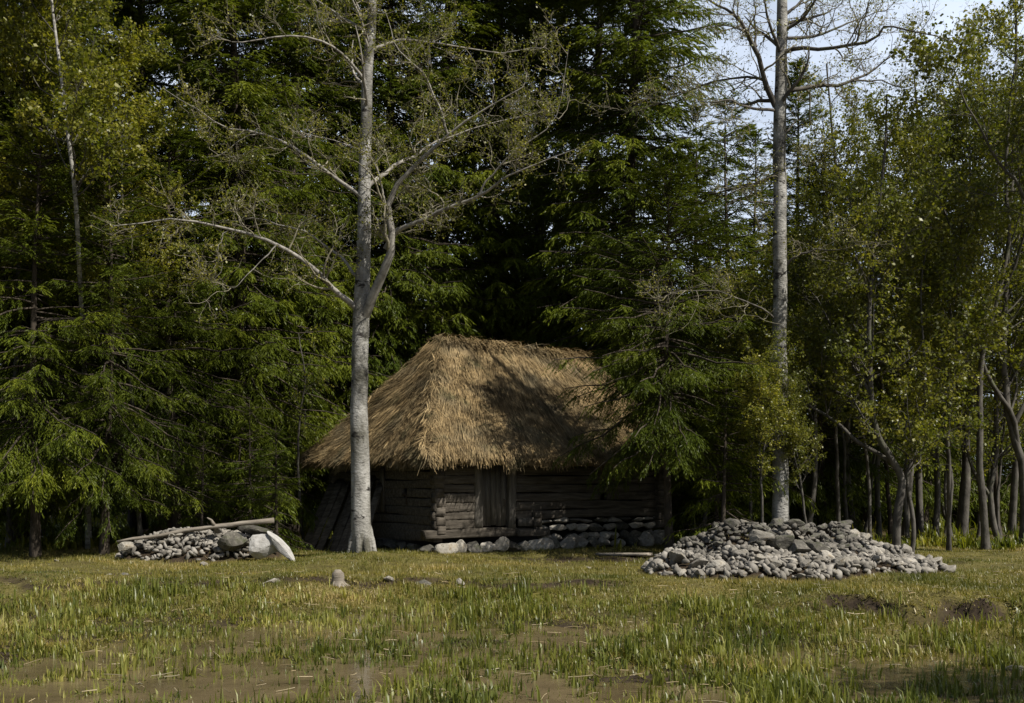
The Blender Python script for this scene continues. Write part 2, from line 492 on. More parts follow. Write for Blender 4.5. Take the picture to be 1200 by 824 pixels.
def keep_under(x, y):
    k = np.clip(.25 + .6 * vnoise(x + 60, y, .5), 0, 1) * sstep(26, 28.5, y + 1.2 * vnoise(x, y, .6))
    u = (x + 1.82) * .819 + (y - 25.7) * .574; v = -(x + 1.82) * .574 + (y - 25.7) * .819
    return np.where((u > -.8) & (u < 8) & (v > -1.2) & (v < 6.3), 0, k)


o3 = blades(60000, 25.5, 48, (.10, .38), (.014, .032), keep_under, M['leaf'], 'undergrowth', bend=.6, segs=2, tuft=4)
tag(o3, 'low leafy undergrowth on the shaded forest floor', 'undergrowth')
# ------------------------------------------------------------------ spruces
def spruce_parts(H, z0, Rm, dens=1.3, sec=.14, ter=8, kl=(.11, .23), kw=(.011, .020), step=.33, shape=.55):
    gt, gb, gc = Geo(), Geo(), Geo()
    k = 12
    zt = np.linspace(0, H, k)
    tr = np.stack([.06 * np.sin(zt * .5 + ru(0, 6)), .06 * np.cos(zt * .4 + ru(0, 6)), zt], -1)
    r0 = H * .0085 + .025
    rr = r0 * np.clip(1 - zt / H, 0.03, 1) ** .8; rr[0] *= 1.25
    tubes(gt, tr, rr, 9, wob=.03)
    n = int((H - z0) / step * 5 * dens)
    z = z0 + (H - .25 - z0) * rng.random(n) ** 1.12
    rel = (H - z) / (H - z0)
    L = (Rm * rel ** shape * ru(.62, 1.12, n) + .12) * np.where(rng.random(n) < .12, .55, 1)
    L *= np.clip(.55 + (z - z0) / 1.6, .55, 1)
    az = ru(0, 6.283, n)
    el = np.radians(-22 * rel + 42 * (1 - rel) ** 1.5 + rng.normal(0, 8, n))
    kk = 6
    P = np.zeros((n, kk, 3)); P[:, 0, 2] = z
    out = np.stack([np.cos(az), np.sin(az)], -1)
    for s in range(1, kk):
        e = el - np.radians(9) * (s - 1) * rel + np.radians(30) * (s >= 4) * rel
        st = L / (kk - 1)
        P[:, s, :2] = P[:, s - 1, :2] + out * (np.cos(e) * st)[:, None] + rng.normal(0, .03, (n, 2))
        P[:, s, 2] = P[:, s - 1, 2] + np.sin(e) * st
    R = (.006 + .011 * L)[:, None] * np.linspace(1, .25, kk)[None]
    tubes(gb, P, R, 4)
    # a few dead snags under the crown
    nd_ = int(6 + z0 * 5)
    zz = ru(.35 * z0 + .3, z0 + .8, nd_); aa = ru(0, 6.283, nd_)
    b0 = np.zeros((nd_, 1, 3)); b0[:, 0, 2] = zz
    d = np.stack([np.cos(aa), np.sin(aa), ru(-.5, .1, nd_)], -1)
    ll = ru(.3, 1.1, nd_)
    PD = b0 + d[:, None] * (np.linspace(0, 1, 4)[None, :, None] * ll[:, None, None]) + rng.normal(0, .03, (nd_, 4, 3)); PD[:, 0] = b0[:, 0]
    tubes(gb, PD, np.linspace(.012, .004, 4)[None].repeat(nd_, 0), 3)
    # secondary sprays, hanging from the branch
    cnt = np.maximum((L / sec).astype(int), 2) * 2
    idx = np.repeat(np.arange(n), cnt); m = len(idx)
    t = ru(.12, 1, m) ** .85; f = t * (kk - 1) * .999; i = f.astype(int); w = (f - i)[:, None]
    p = P[idx, i] * (1 - w) + P[idx, i + 1] * w
    tan = nrm(P[idx, i + 1] - P[idx, i])
    side = nrm(np.cross(tan, np.array([0, 0, 1.]))) * np.where(rng.random(m) < .5, 1, -1)[:, None]
    ls = np.clip((.36 * L[idx] * (1 - .65 * t) + .08) * ru(.6, 1.2, m), .1, .8)
    drp = np.clip(.55 * rel[idx] + .1, 0, .6) * ru(.5, 1.7, m)
    d = nrm(tan * .75 + side * ru(.35, .95, m)[:, None] - np.array([0, 0, 1.]) * drp[:, None])
    d2 = nrm(d - np.array([0, 0, .55]) * drp[:, None])
    S0 = p; S1 = p + d * (ls * .5)[:, None]; S2 = S1 + d2 * (ls * .5)[:, None]
    branch_t = ru(0, 1, n)
    j = np.repeat(np.arange(m), ter); q = len(j)
    a = (np.tile(np.arange(ter), m) + rng.random(q)) / ter
    lo = a < .5
    base = np.where(lo[:, None], S0[j] + (S1[j] - S0[j]) * (a * 2)[:, None], S1[j] + (S2[j] - S1[j]) * (a * 2 - 1)[:, None])
    dd = np.where(lo[:, None], d[j], d2[j])
    sd = nrm(np.cross(dd, np.array([0, 0, 1.]) + 1e-3)) * np.where(rng.random(q) < .5, 1, -1)[:, None]
    kd = nrm(dd + sd * ru(.15, .75, q)[:, None] + rng.normal(0, .16, (q, 3)) - np.array([0, 0, .18]))
    up = nrm(np.array([0, 0, 1.]) + rng.normal(0, .55, (q, 3)))
    ks = nrm(np.cross(kd, up))
    l = ru(kl[0], kl[1], q); wd = ru(kw[0], kw[1], q)
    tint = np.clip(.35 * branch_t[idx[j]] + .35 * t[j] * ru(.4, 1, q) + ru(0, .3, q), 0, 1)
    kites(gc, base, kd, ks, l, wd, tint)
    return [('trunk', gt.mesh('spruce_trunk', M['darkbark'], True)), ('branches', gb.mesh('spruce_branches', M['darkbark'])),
            ('crown', gc.mesh('spruce_crown', M['needles']))]


def plant(name, parts, label, cat, x, y, rz=None, sc=1.0, group=None, tilt=0.02, z=None):
    t = thing(name, label, cat, (x, y, (gz(x, y) if z is None else z) - .03), (ru(-tilt, tilt), ru(-tilt, tilt), ru(0, 6.28) if rz is None else rz), group, sc)
    for nm, me in parts:
        link(nm, me, t)
    return t


SP = {
    'tall': spruce_parts(26, 3.0, 3.4, dens=1.8, shape=.42, ter=11, kl=(.10, .21), kw=(.012, .021)),
    'full': spruce_parts(25, 1.9, 3.5, dens=1.8, shape=.42, ter=11, kl=(.10, .21), kw=(.012, .021)),
    'slim': spruce_parts(24, 2.4, 3.0, dens=1.7, shape=.45, ter=11, kl=(.10, .21), kw=(.012, .021)),
    'mid': spruce_parts(13, 1.5, 2.6),
    'low': spruce_parts(11, 1.9, 2.9, dens=1.5, sec=.12, ter=14, kl=(.06, .13), kw=(.007, .012)),
    'young': spruce_parts(3.4, .15, 1.15, dens=1.6, sec=.09, ter=8, kl=(.06, .12), kw=(.006, .011), step=.22, shape=.9),
    'near': spruce_parts(9.6, 2.75, 3.2, dens=2.2, sec=.11, ter=14, kl=(.06, .13), kw=(.007, .012)),
}
GS = 'spruces of the forest edge'
spr = [
    (38, 25.4, 'low', 1.0, 'spruce with a dark bare lower trunk at the left edge of the lawn'),
    (125, 25.9, 'low', .92, 'spruce with drooping green boughs over the left tip of the fallen pole'),
    (22, 30.5, 'slim', 1.0, 'slim spruce behind the leftmost dark trunk, before the rail fence'),
    (205, 28.5, 'low', 1.1, 'broad spruce whose boughs hang behind the middle of the left stone pile'),
    (285, 30.5, 'full', .9, 'spruce rising behind the large boulders of the left stone pile'),
    (345, 33.5, 'tall', .98, 'tall spruce filling the gap between boulders and the left eave of the hut'),
    (92, 33, 'tall', 1.05, 'tall spruce behind the white stem of the leaning birch'),
    (160, 34.5, 'tall', 1.1, 'tall dark spruce in second row behind the left stone pile'),
    (255, 36, 'slim', 1.15, 'tall slim spruce in second row between the two broad left spruces'),
    (398, 36.5, 'full', 1.15, 'spruce directly behind the pale trunk of the big aspen'),
    (455, 36, 'slim', 1.1, 'slim spruce just right of the big aspen, behind the left slope of the thatch'),
    (515, 38, 'full', 1.2, 'full spruce standing behind the left end of the roof ridge'),
    (578, 39, 'tall', 1.1, 'tall spruce standing behind the middle of the roof ridge'),
    (628, 41, 'slim', 1.2, 'slim spruce with visible dark trunk behind the right half of the ridge'),
    (690, 38.0, 'tall', 1.08, 'tall spruce behind the right end of the roof ridge'),
    (738, 34.6, 'full', 1.06, 'tall spruce towering behind the one that overhangs the hut eave'),
    (818, 32.5, 'mid', 1.02, 'mid sized spruce just behind the top of the overhanging spruce'),
    (852, 31, 'mid', 1.0, 'mid sized spruce between the overhanging spruce and the second aspen'),
    (880, 36, 'mid', 1.05, 'spruce half hidden behind the left side of the second aspen trunk'),
    (962, 34, 'mid', .94, 'short spruce right of the second aspen with sky above its top'),
    (1015, 38, 'mid', 1.0, 'distant spruce behind the slanting limb of the forked alder'),
    (1085, 40, 'mid', 1.02, 'distant spruce seen between the forked alder and the right hand trunks'),
    (940, 36.5, 'slim', .68, 'slim spruce right behind the second aspen with its tip among the bare limbs'),
    (-30, 29, 'full', 1.1, 'spruce cut by the left edge of the picture'),
]
for px, Yd, kind, sc, lab in spr:
    plant('spruce_tree', SP[kind], lab, 'spruce', (px - CX) / F * Yd, Yd, None, sc, GS)
plant('spruce_tree', SP['near'], 'large dark spruce whose boughs overhang the right part of the thatched roof', 'spruce', 3.83, 25.7, 1.0, 1.0, GS)
for k in range(13):
    px = 800 + k * 36 + ru(-9, 9); Yd = ru(41, 47)
    plant('spruce_tree', SP['low'], 'distant dark spruce in the gloom behind the alder stems on the right', 'spruce', (px - CX) / F * Yd, Yd, None, ru(.9, 1.15), 'distant spruces behind the right alders', z=gz((px - CX) / F * Yd, Yd) - 1.2)
GY = 'young spruces at the edge of the lawn'
for px, Yd, sc, lab in [(322, 26.4, .95, 'small bushy spruce beside the pale slanting slab of the left pile'),
                        (238, 26.6, .85, 'young spruce just behind the middle of the leaning pole'),
                        (293, 27.6, 1.15, 'young spruce rising behind the dark boulder of the left pile'),
                        (842, 27.5, 1.15, 'young spruce in the shade behind the left end of the right stone heap'),
                        (848, 25.0, 1.25, 'young spruce rising behind the left shoulder of the right stone heap'),
                        ]:
    plant('young_spruce', SP['young'], lab, 'young spruce', (px - CX) / F * Yd, Yd, None, sc, GY)

# the far wood reads as one mass
def far_wood():
    gc, gt = Geo(), Geo()
    src = []
    for H in (17, 14):
        parts = spruce_parts(H, .3, 3.4, dens=.42, sec=.24, ter=3, kl=(.3, .55), kw=(.05, .09), step=.5, shape=.6)
        me = parts[2][1]
        V = np.zeros(len(me.vertices) * 3, np.float32); me.vertices.foreach_get('co', V)
        T = np.zeros(len(me.vertices), np.float32); me.attributes['tint'].data.foreach_get('value', T)
        src.append((V.reshape(-1, 3), T, H))
        for _, m_ in parts: bpy.data.meshes.remove(m_)
    n = 0
    for row, Yr in enumerate((50, 56, 63, 72)):
        W = Yr * .5 + 14
        for x in np.arange(-W, W, 3.6):
            xx = x + ru(-1.3, 1.3); yy = Yr + ru(-2.5, 2.5)
            V, T, H = src[n % 2]; n += 1
            left = xx / yy < .1
            hs = (ru(1.15, 1.5) if left else ru(.62, .82))
            a = ru(0, 6.28); c, s = np.cos(a), np.sin(a)
            W3 = np.stack([(V[:, 0] * c - V[:, 1] * s), V[:, 0] * s + V[:, 1] * c, V[:, 2] * hs], -1) + np.array([xx, yy, gz(xx, yy)])
            gc.add(W3, [np.arange(len(V)).reshape(-1, 4)], np.clip(T * .8 + ru(-.1, .2), 0, 1))
    return tag(link('far_wood', gc.mesh('far_wood', M['needles'])), 'dark mass of forest closing the view behind the trunks', 'forest', kind='stuff')


far_wood()

# ------------------------------------------------------------ broadleaf trees
def wood(gw, P, R, sides): tubes(gw, P, R, sides)


def limb_arr(limbs, K=12, wig=.03):
    P = np.stack([resample(l[0], K, wig) for l in limbs])
    R = np.stack([np.linspace(l[1] * .88, l[2] * .42, K) for l in limbs])
    return P, R


# -- the big aspen: trunk and limbs follow the photo, each limb with its own depth
def P3(Y0, pts):
    """pts: (px, py, depth offset) -> world"""
    return [at(px, py, Y0 + d) for px, py, d in pts]


def aspen(name, label, Y0, base, trunk, tr_r, limbs, per=2.6, bark='branchbark', twig=(.5, 1.1), nleaf=5, lsize=(.03, .066), n2=6, n3=4, group=None, n1=10, spread=.04):
    t = thing(name, label, 'aspen', base, group=group)
    b = np.array(base)
    gt, gl, gf = Geo(), Geo(), Geo()
    tp = resample(P3(Y0, trunk), 40, .012) - b
    tr_r = [r * .93 for r in tr_r]
    tR = np.interp(np.linspace(0, 1, 40), np.linspace(0, 1, len(tr_r)), tr_r)
    tubes(gt, tp, tR, 16, wob=.025)
    for q in range(7):
        a_ = q * .9 + ru(-.2, .2); r0 = tr_r[0]; ext = ru(1.05, 1.3)
        tubes(gt, resample([(np.cos(a_) * r0 * .45, np.sin(a_) * r0 * .45, .62), (np.cos(a_) * r0 * .85, np.sin(a_) * r0 * .85, .27), (np.cos(a_) * r0 * ext, np.sin(a_) * r0 * ext, -.02)], 8), np.linspace(r0 * .40, r0 * .25, 8), 8, wob=.05)
    # knots and burls where limbs leave
    LP, LR = limb_arr([(np.array(P3(Y0, l[0])) - b, l[1], l[2]) for l in limbs], 14, .035)
    tubes(gl, LP, LR, 8, wob=.03)
    # upper trunk carries more limbs above the frame
    A, AR = grow(tp[None], tR[None], n1, .55, .98, (45, 80), (1.6, 3.2), 9, .06, .14, .38, .25)
    tubes(gl, A, AR, 6)
    lens = np.linalg.norm(np.diff(LP, axis=1), axis=-1).sum(1)
    cnt = np.clip((lens * per).astype(int), 3, 22)
    B, BR = grow(LP, LR, cnt, .18, 1, (30, 75), (.7, 2.0), 9, .06, .3, .5, .25, .009)
    gw = Geo()
    tubes(gw, B, BR, 5)
    C = np.concatenate([B, A]); CR = np.concatenate([BR, AR])
    C, CR = C[:, :8], CR[:, :8]
    D, DR = grow(C, CR, n2, .15, 1, (30, 75), (.35, 1.1), 7, .07, .32, .55, .3, .005)
    tubes(gw, D, DR, 4)
    E, ER = grow(D, DR, n3, .15, 1, (30, 75), (.15, .5), 5, .06, .26, .6, .4, .003)
    tubes(gw, E, ER, 3)
    leaves(gf, E, nleaf, lsize, spread)
    leaves(gf, D, nleaf, lsize, spread, .5)
    link('trunk', gt.mesh('aspen_trunk', M['aspen'], True), t)
    link('limbs', gl.mesh('aspen_limbs', M[bark], True), t)
    link('twigs', gw.mesh('aspen_twigs', M['twig'], True), t)
    link('budding_crown', gf.mesh('aspen_crown', M['bud']), t)
    return t


base1 = (at(424, 650, 24.0)[0], 24.0, gz(at(424, 650, 24.0)[0], 24.0) - .08)
aspen('aspen_tree', 'big pale aspen with spreading half bare limbs before the left end of the hut', 24.0, base1,
      [(424, 662, 0), (423, 600, 0), (421.5, 500, 0), (421, 430, .02), (424, 370, .03), (426, 300, .05), (427, 220, .1), (429, 130, .1), (434, 50, .15), (438, -40, .2), (442, -160, .2), (450, -300, 0)],
      [.275, .235, .215, .20, .20, .17, .15, .135, .115, .10, .07, .02],
      [  # (pts, r0, r1)
          ([(418, 362, 0), (398, 345, -.2), (368, 318, -.4), (325, 286, -.7), (270, 268, -.9), (205, 258, -1.2), (130, 264, -1.3)], .085, .02),
          ([(427, 372, 0), (442, 335, -.3), (456, 300, -.5), (458, 268, -.6), (452, 245, -.6), (470, 212, -.7), (500, 180, -.9), (525, 158, -1.1), (560, 132, -1.3), (615, 100, -1.4)], .13, .022),
          ([(452, 292, -.45), (470, 268, -.6), (505, 253, -.8), (545, 235, -1.1), (580, 218, -1.4), (612, 200, -1.7), (680, 172, -1.9)], .075, .015),
          ([(425, 232, 0), (405, 216, .2), (370, 192, .4), (330, 168, .7), (305, 157, .9), (262, 150, 1.0), (232, 128, 1.1), (190, 105, 1.2)], .06, .012),
          ([(302, 157, .9), (285, 163, .9), (262, 180, .8), (240, 186, .8)], .02, .008),
          ([(428, 222, .1), (450, 204, .5), (478, 186, .9), (510, 168, 1.3), (560, 150, 1.6), (640, 128, 2.0)], .065, .012),
          ([(424, 330, 0), (395, 300, .6), (350, 270, 1.0), (300, 258, 1.4), (240, 262, 1.7)], .045, .01),
          ([(455, 262, -.6), (445, 205, -.9), (428, 180, -1.1), (380, 160, -1.4), (340, 152, -1.6)], .03, .008),
          ([(525, 158, -1.1), (512, 120, -1.3), (490, 82, -1.5), (462, 50, -1.6), (450, 10, -1.6)], .035, .01),
          ([(433, 60, .1), (470, 45, .5), (520, 52, .9), (580, 60, 1.2), (640, 55, 1.4)], .045, .01),
          ([(431, 100, .1), (400, 60, -.4), (350, 42, -.9), (290, 50, -1.3), (250, 40, -1.6)], .045, .01),
          ([(434, 40, .1), (400, 20, .6), (350, -20, .9), (300, -60, 1.2)], .05, .01),
          ([(560, 228, -1.2), (572, 210, -1.3), (600, 180, -1.5), (650, 140, -1.7), (668, 60, -1.8)], .03, .008),
          ([(270, 268, -.9), (258, 285, -.9), (262, 310, -.9), (250, 335, -.8)], .016, .006),
          ([(325, 286, -.7), (300, 310, -.8), (282, 330, -.9), (262, 340, -1.0)], .018, .006),
          ([(436, 0, .15), (480, -50, -.2), (540, -80, -.6)], .05, .01)])

base2 = (at(913, 640, 25.0)[0], 25.0, gz(at(913, 640, 25.0)[0], 25.0) - .1)
aspen('aspen_tree', 'tall straight pale aspen standing in the right stone heap against the sky', 25.0, base2,
      [(915, 650, 0), (915, 580, 0), (914, 500, 0), (914, 430, 0), (914, 340, 0), (914, 260, 0), (913, 180, 0), (915, 90, 0), (917, 20, 0), (918, -80, 0), (920, -250, 0)],
      [.23, .20, .185, .18, .175, .165, .16, .15, .13, .11, .03],
      [
          ([(909, 125, 0), (898, 95, -.2), (880, 48, -.5), (862, 20, -.7), (835, 2, -.9), (800, -20, -1)], .085, .02),
          ([(886, 55, -.4), (884, 25, -.3), (886, -10, -.2)], .04, .02),
          ([(912, 125, 0), (900, 98, .3), (885, 92, .5), (850, 92, .8), (820, 100, 1.1), (760, 125, 1.4), (720, 130, 1.6)], .05, .01),
          ([(911, 130, 0), (880, 125, -.5), (860, 118, -.9), (830, 120, -1.2), (800, 118, -1.4)], .045, .01),
          ([(918, 108, 0), (945, 102, .3), (985, 99, .6), (1015, 88, .8), (1040, 70, 1.0), (1060, 40, 1.1)], .07, .012),
          ([(917, 62, 0), (945, 55, -.4), (985, 55, -.8), (1020, 45, -1.2), (1042, 30, -1.4), (1090, 45, -1.6), (1130, 52, -1.7)], .065, .012),
          ([(1000, 95, .6), (1030, 95, .8), (1060, 102, 1.0), (1085, 95, 1.1)], .03, .008),
          ([(918, 45, 0), (960, 40, .5), (1000, 25, .9), (1050, 10, 1.3)], .05, .01),
          ([(917, 20, 0), (945, -5, .2), (965, -40, .4)], .05, .01),
          ([(921, 312, 0), (935, 300, -.2), (955, 293, -.4), (985, 293, -.7), (1010, 284, -1.0)], .04, .012),
          ([(908, 240, 0), (880, 235, -.4), (872, 225, -.5), (868, 250, -.7)], .03, .008),
          ([(916, 200, 0), (935, 195, .3), (950, 196, .5)], .02, .008),
          ([(908, 374, 0), (880, 355, -.6), (850, 345, -.9), (800, 340, -1.3), (770, 352, -1.5)], .03, .008)],
      n1=12, n2=6, n3=4, nleaf=2, lsize=(.03, .065), per=3.4, bark='greybark')

# -- leafy alders and birches
def leafy_parts(H, nl=9, curve=.5, rad=.10, bark='greybark', n1=26, L1=(1.4, 3.0), up=.1, t0=.28, lsize=(.04, .115), trunk=None, nforks=0, ang=(35, 70), n2=7, n3=5, leafm='leaf'):
    gt, gl, gf = Geo(), Geo(), Geo(); lbark = 'greybark' if bark == 'birchbark' else bark
    if trunk is None:
        k = 6; z = np.linspace(0, H, k)
        a = ru(0, 6.28)
        tp = np.stack([np.cumsum(rng.normal(0, curve * .35, k)), np.cumsum(rng.normal(0, curve * .35, k)), z], -1); tp -= tp[0]
    else:
        tp = np.asarray(trunk, float)
    tp = resample(tp, 24, .02)
    tr = rad * np.linspace(1, .12, 24) ** .8; tr[0] *= 1.3
    tubes(gt, tp, tr, 10, wob=.03)
    T, R = tp[None], tr[None]
    if nforks:
        Fk, FR = grow(T, R, nforks, .22, .6, (14, 32), (H * .45, H * .7), 24, .05, .1, .7, .15, tfall=.3)
        tubes(gl, Fk, FR, 7)
        T = np.concatenate([T, Fk]); R = np.concatenate([R, FR])
    A, AR = grow(T, R, n1, t0, 1, ang, L1, 8, up, .15, .5, .2, .006)
    tubes(gl, A, AR, 5)
    B, BR = grow(A, AR, n2, .15, 1, (30, 70), (.5, 1.3), 6, .05, .2, .55, .3, .004)
    tubes(gl, B, BR, 4)
    C, CR = grow(B, BR, n3, .1, 1, (30, 75), (.2, .55), 4, .03, .22, .6, .4, .003)
    tubes(gl, C, CR, 3)
    leaves(gf, C, nl, lsize, .05, .1)
    leaves(gf, B, nl // 2, lsize, .05, .4)
    return [('trunk', gt.mesh('leafy_trunk', M[bark], True)), ('limbs', gl.mesh('leafy_limbs', M[lbark], True)), ('crown', gf.mesh('leafy_crown', M[leafm]))]


LV = [leafy_parts(13, curve=.7, nforks=2, n1=16),
      leafy_parts(11, curve=.9, nforks=3, n1=13, L1=(1.2, 2.6)),
      leafy_parts(15, curve=.5, nforks=1, n1=24, rad=.12),
      leafy_parts(8, curve=.8, rad=.06, nforks=1, n1=18, L1=(.9, 1.9))]
BV = leafy_parts(16, curve=.25, rad=.075, bark='greybark', leafm='birchleaf', n1=52, L1=(1.5, 3.0), up=-.02, t0=.36, lsize=(.07, .13), n2=8, nl=10)

# leaning birch at the upper left, its stem as in the photo
def shaped(name, label, cat, Y0, path, **kw):
    pts = np.array([at(px, py, Y0 + d) for px, py, d in path])
    b = np.array([pts[0, 0], pts[0, 1], gz(pts[0, 0], pts[0, 1]) - .05])
    pts[0] = b
    parts = leafy_parts(pts[-1, 2] - b[2], trunk=pts - b, **kw)
    g_ = kw.get('group')
    t = thing(name, label, cat, b)
    for nm, me in parts: link(nm, me, t)
    return t


t = shaped('birch_tree', 'leaning birch with thin white stem and yellow green leaves at upper left', 'birch', 24.6,
           [(104, 645, 3.2), (100, 480, 2.8), (97, 370, 1.7), (92, 290, .8), (84, 190, 0), (73, 100, 0), (62, 10, 0), (50, -90, 0), (40, -160, 0)],
           rad=.07, bark='birchbark', leafm='birchleaf', n1=48, L1=(1.5, 3.4), t0=.45, n2=8, nl=8, lsize=(.07, .13))
t['group'] = 'birches on the left'
for px, Yd, sc, lab in [(-25, 25.5, .95, 'leafy birch cut by the left edge of the picture'),
                        (165, 27.0, .82, 'leafy birch rising above the spruces right of the leaning white stem'),
                        (10, 27.5, 1.0, 'leafy birch standing behind the leaning white stem'),]:
    plant('birch_tree', BV, lab, 'birch', (px - CX) / F * Yd, Yd, None, sc, 'birches on the left')

AL = 'alders on the right'
def alder(label, Y0, path, **kw):
    t = shaped('alder_tree', label, 'alder', Y0, path, **kw); t['group'] = AL; return t


alder('forked alder with bent grey stem growing at the right end of the stone heap', 25.2,
      [(1050, 652, 0), (1052, 600, 0), (1057, 562, 0), (1040, 532, -.1), (1027, 505, -.2), (1020, 450, -.2), (1018, 380, -.3), (1025, 300, -.3), (1035, 200, -.3), (1040, 110, -.3)],
      rad=.105, n1=22, L1=(1.2, 2.8), t0=.38, nforks=2)
alder('thin pale alder stem right beside the forked alder at the heap end', 25.4,
      [(1068, 650, 0), (1070, 612, 0), (1063, 560, 0), (1075, 520, 0), (1085, 450, .3), (1080, 340, .4), (1095, 240, .5)],
      rad=.06, n1=18, L1=(.9, 2.2), t0=.35)
alder('dark straight alder trunk on the lawn edge right of the heap', 33,
      [(1128, 632, 0), (1132, 560, 0), (1133, 480, 0), (1130, 380, 0), (1138, 260, 0), (1135, 150, 0)], rad=.15, n1=24, t0=.35, nforks=1)
alder('slender S curved alder stem sweeping to the right at its foot', 30.8,
      [(1172, 638, 0), (1163, 610, 0), (1161, 575, 0), (1168, 530, 0), (1167, 470, 0), (1172, 380, 0), (1165, 260, 0), (1175, 120, 0)], rad=.10, n1=24, t0=.36, nforks=2)
alder('thin low alder leaning right between two larger trunks', 33.5,
      [(1146, 632, 0), (1149, 605, 0), (1156, 580, 0), (1160, 540, 0), (1150, 470, 0), (1140, 420, 0)], rad=.07, n1=10, L1=(.7, 1.6), t0=.5)
alder('stout alder with hooked pale stem at the right edge of the picture', 29,
      [(1200, 640, 0), (1200, 580, 0), (1197, 540, 0), (1186, 505, 0), (1179, 460, 0), (1176, 420, 0), (1180, 330, 0), (1186, 200, 0), (1190, 60, 0), (1192, -40, 0)],
      rad=.13, n1=30, t0=.35, nforks=2, L1=(1.4, 3.0))
alder('alder with slanting bare limb reaching left across the second aspen', 27,
      [(1020, 632, 0), (1018, 560, 0), (1008, 500, 0), (980, 440, 0), (940, 388, -.2), (900, 365, -.4), (868, 352, -.5)], rad=.045, n1=12, L1=(.7, 1.7), t0=.45, n2=5)
for px, Yd, k, sc, lab in [
    (985, 29.5, 3, 1.1, 'young alder with fresh leaves just right of the second aspen'),
    (945, 31.5, 1, .9, 'leafy alder behind the crest of the right stone heap'),
    (1030, 33, 0, .85, 'leafy alder behind the forked one at the heap end'),
    (1095, 31.5, 1, .98, 'leafy alder between the forked alder and the dark straight trunk'),
    (1112, 27.5, 3, 1.05, 'young alder on the grass right of the heap tip'),
    (1155, 28, 0, 1.0, 'tall leafy alder in front of the slender S curved stem'),
    (1215, 31, 2, 1.0, 'tall leafy alder cut by the right edge of the picture'),
    (1185, 36, 2, 1.05, 'tall alder in the back row near the right edge'),
    (1235, 26, 0, 1.15, 'leafy alder leaning in from beyond the right edge'),
    (893, 24.4, 3, .56, 'low young alder screening the foot of the second aspen from the left'),
    (952, 24.7, 3, .52, 'low young alder behind the crest of the heap, just right of the second aspen'),
    (1000, 33.5, 2, .98, 'tall leafy alder whose top covers the sky right of the second aspen'),
    (1078, 35, 2, 1.03, 'tall leafy alder in the back row above the forked alder'),
    (1125, 34, 2, 1.1, 'tall leafy alder in the back row above the dark straight trunk'),
    (820, 29.8, 3, 1.0, 'young alder with pale leaves behind the overhanging spruce'),
    (880, 28.2, 3, .85, 'young alder with bright leaves left of the second aspen foot'),
    (1060, 36, 1, 1.1, 'leafy alder far behind the thin pale stem'),
]:
    plant('alder_tree', LV[k], lab, 'alder', (px - CX) / F * Yd, Yd, None, sc, AL, .05)

# bare shaded poles of the thicket
TK = leafy_parts(7, curve=.5, rad=.06, bark='greybark', n1=10, L1=(.6, 1.4), t0=.5, n2=3, n3=3, nl=3)
TK2 = leafy_parts(9, curve=.35, rad=.085, bark='darkbark', n1=12, L1=(.6, 1.5), t0=.45, n2=3, n3=3, nl=3)
pos = []
for k in range(200):
    Yd = ru(30, 47); px = ru(800, 1195) if k % 4 else ru(5, 370)
    x = (px - CX) / F * Yd
    if all((x - a) ** 2 + (Yd - b) ** 2 > 1.2 for a, b in pos): pos.append((x, Yd))
    if len(pos) >= 44: break
for k, (x, y) in enumerate(pos):
    right = x > 0
    lab = ('thin shaded sapling stem in the thicket on the right behind the stone heap' if right else
           'thin shaded sapling stem in the gloom under the spruces on the left')
    plant('sapling', TK if k % 3 else TK2, lab, 'sapling', x, y, None, ru(.8, 1.15),
          'shaded saplings in the right thicket' if right else 'shaded saplings under the left spruces', .08)

# trees beyond the right edge, on the sun's side: they cast the shade seen on thatch and lawn
plant('alder_tree', LV[3], 'alder beyond the right edge shading the lower right lawn', 'alder', 10.2, 7.4, 1.0, 1.0, AL)
# ---------------------------------------------------------------- the hut
TH = math.radians(35)
HX, HYW = -1.82, 25.70
LW, WW, OV = 7.3, 5.6, .65
hut = thing('log_hut', 'old log hut with steep thatched hip roof, small plank door and stone footing', 'hut', (HX, HYW, 0), (0, 0, TH))


def box(g, x0, x1, y0, y1, z0, z1, jit=0.0, tint=0.0, n=1):
    V = np.array([(x, y, z) for z in (z0, z1) for y in (y0, y1) for x in (x0, x1)], float)
    if jit: V += rng.normal(0, jit, V.shape)
    g.add(V, [[(0, 2, 3, 1), (4, 5, 7, 6), (0, 1, 5, 4), (2, 6, 7, 3), (0, 4, 6, 2), (1, 3, 7, 5)]], np.full(8, tint))


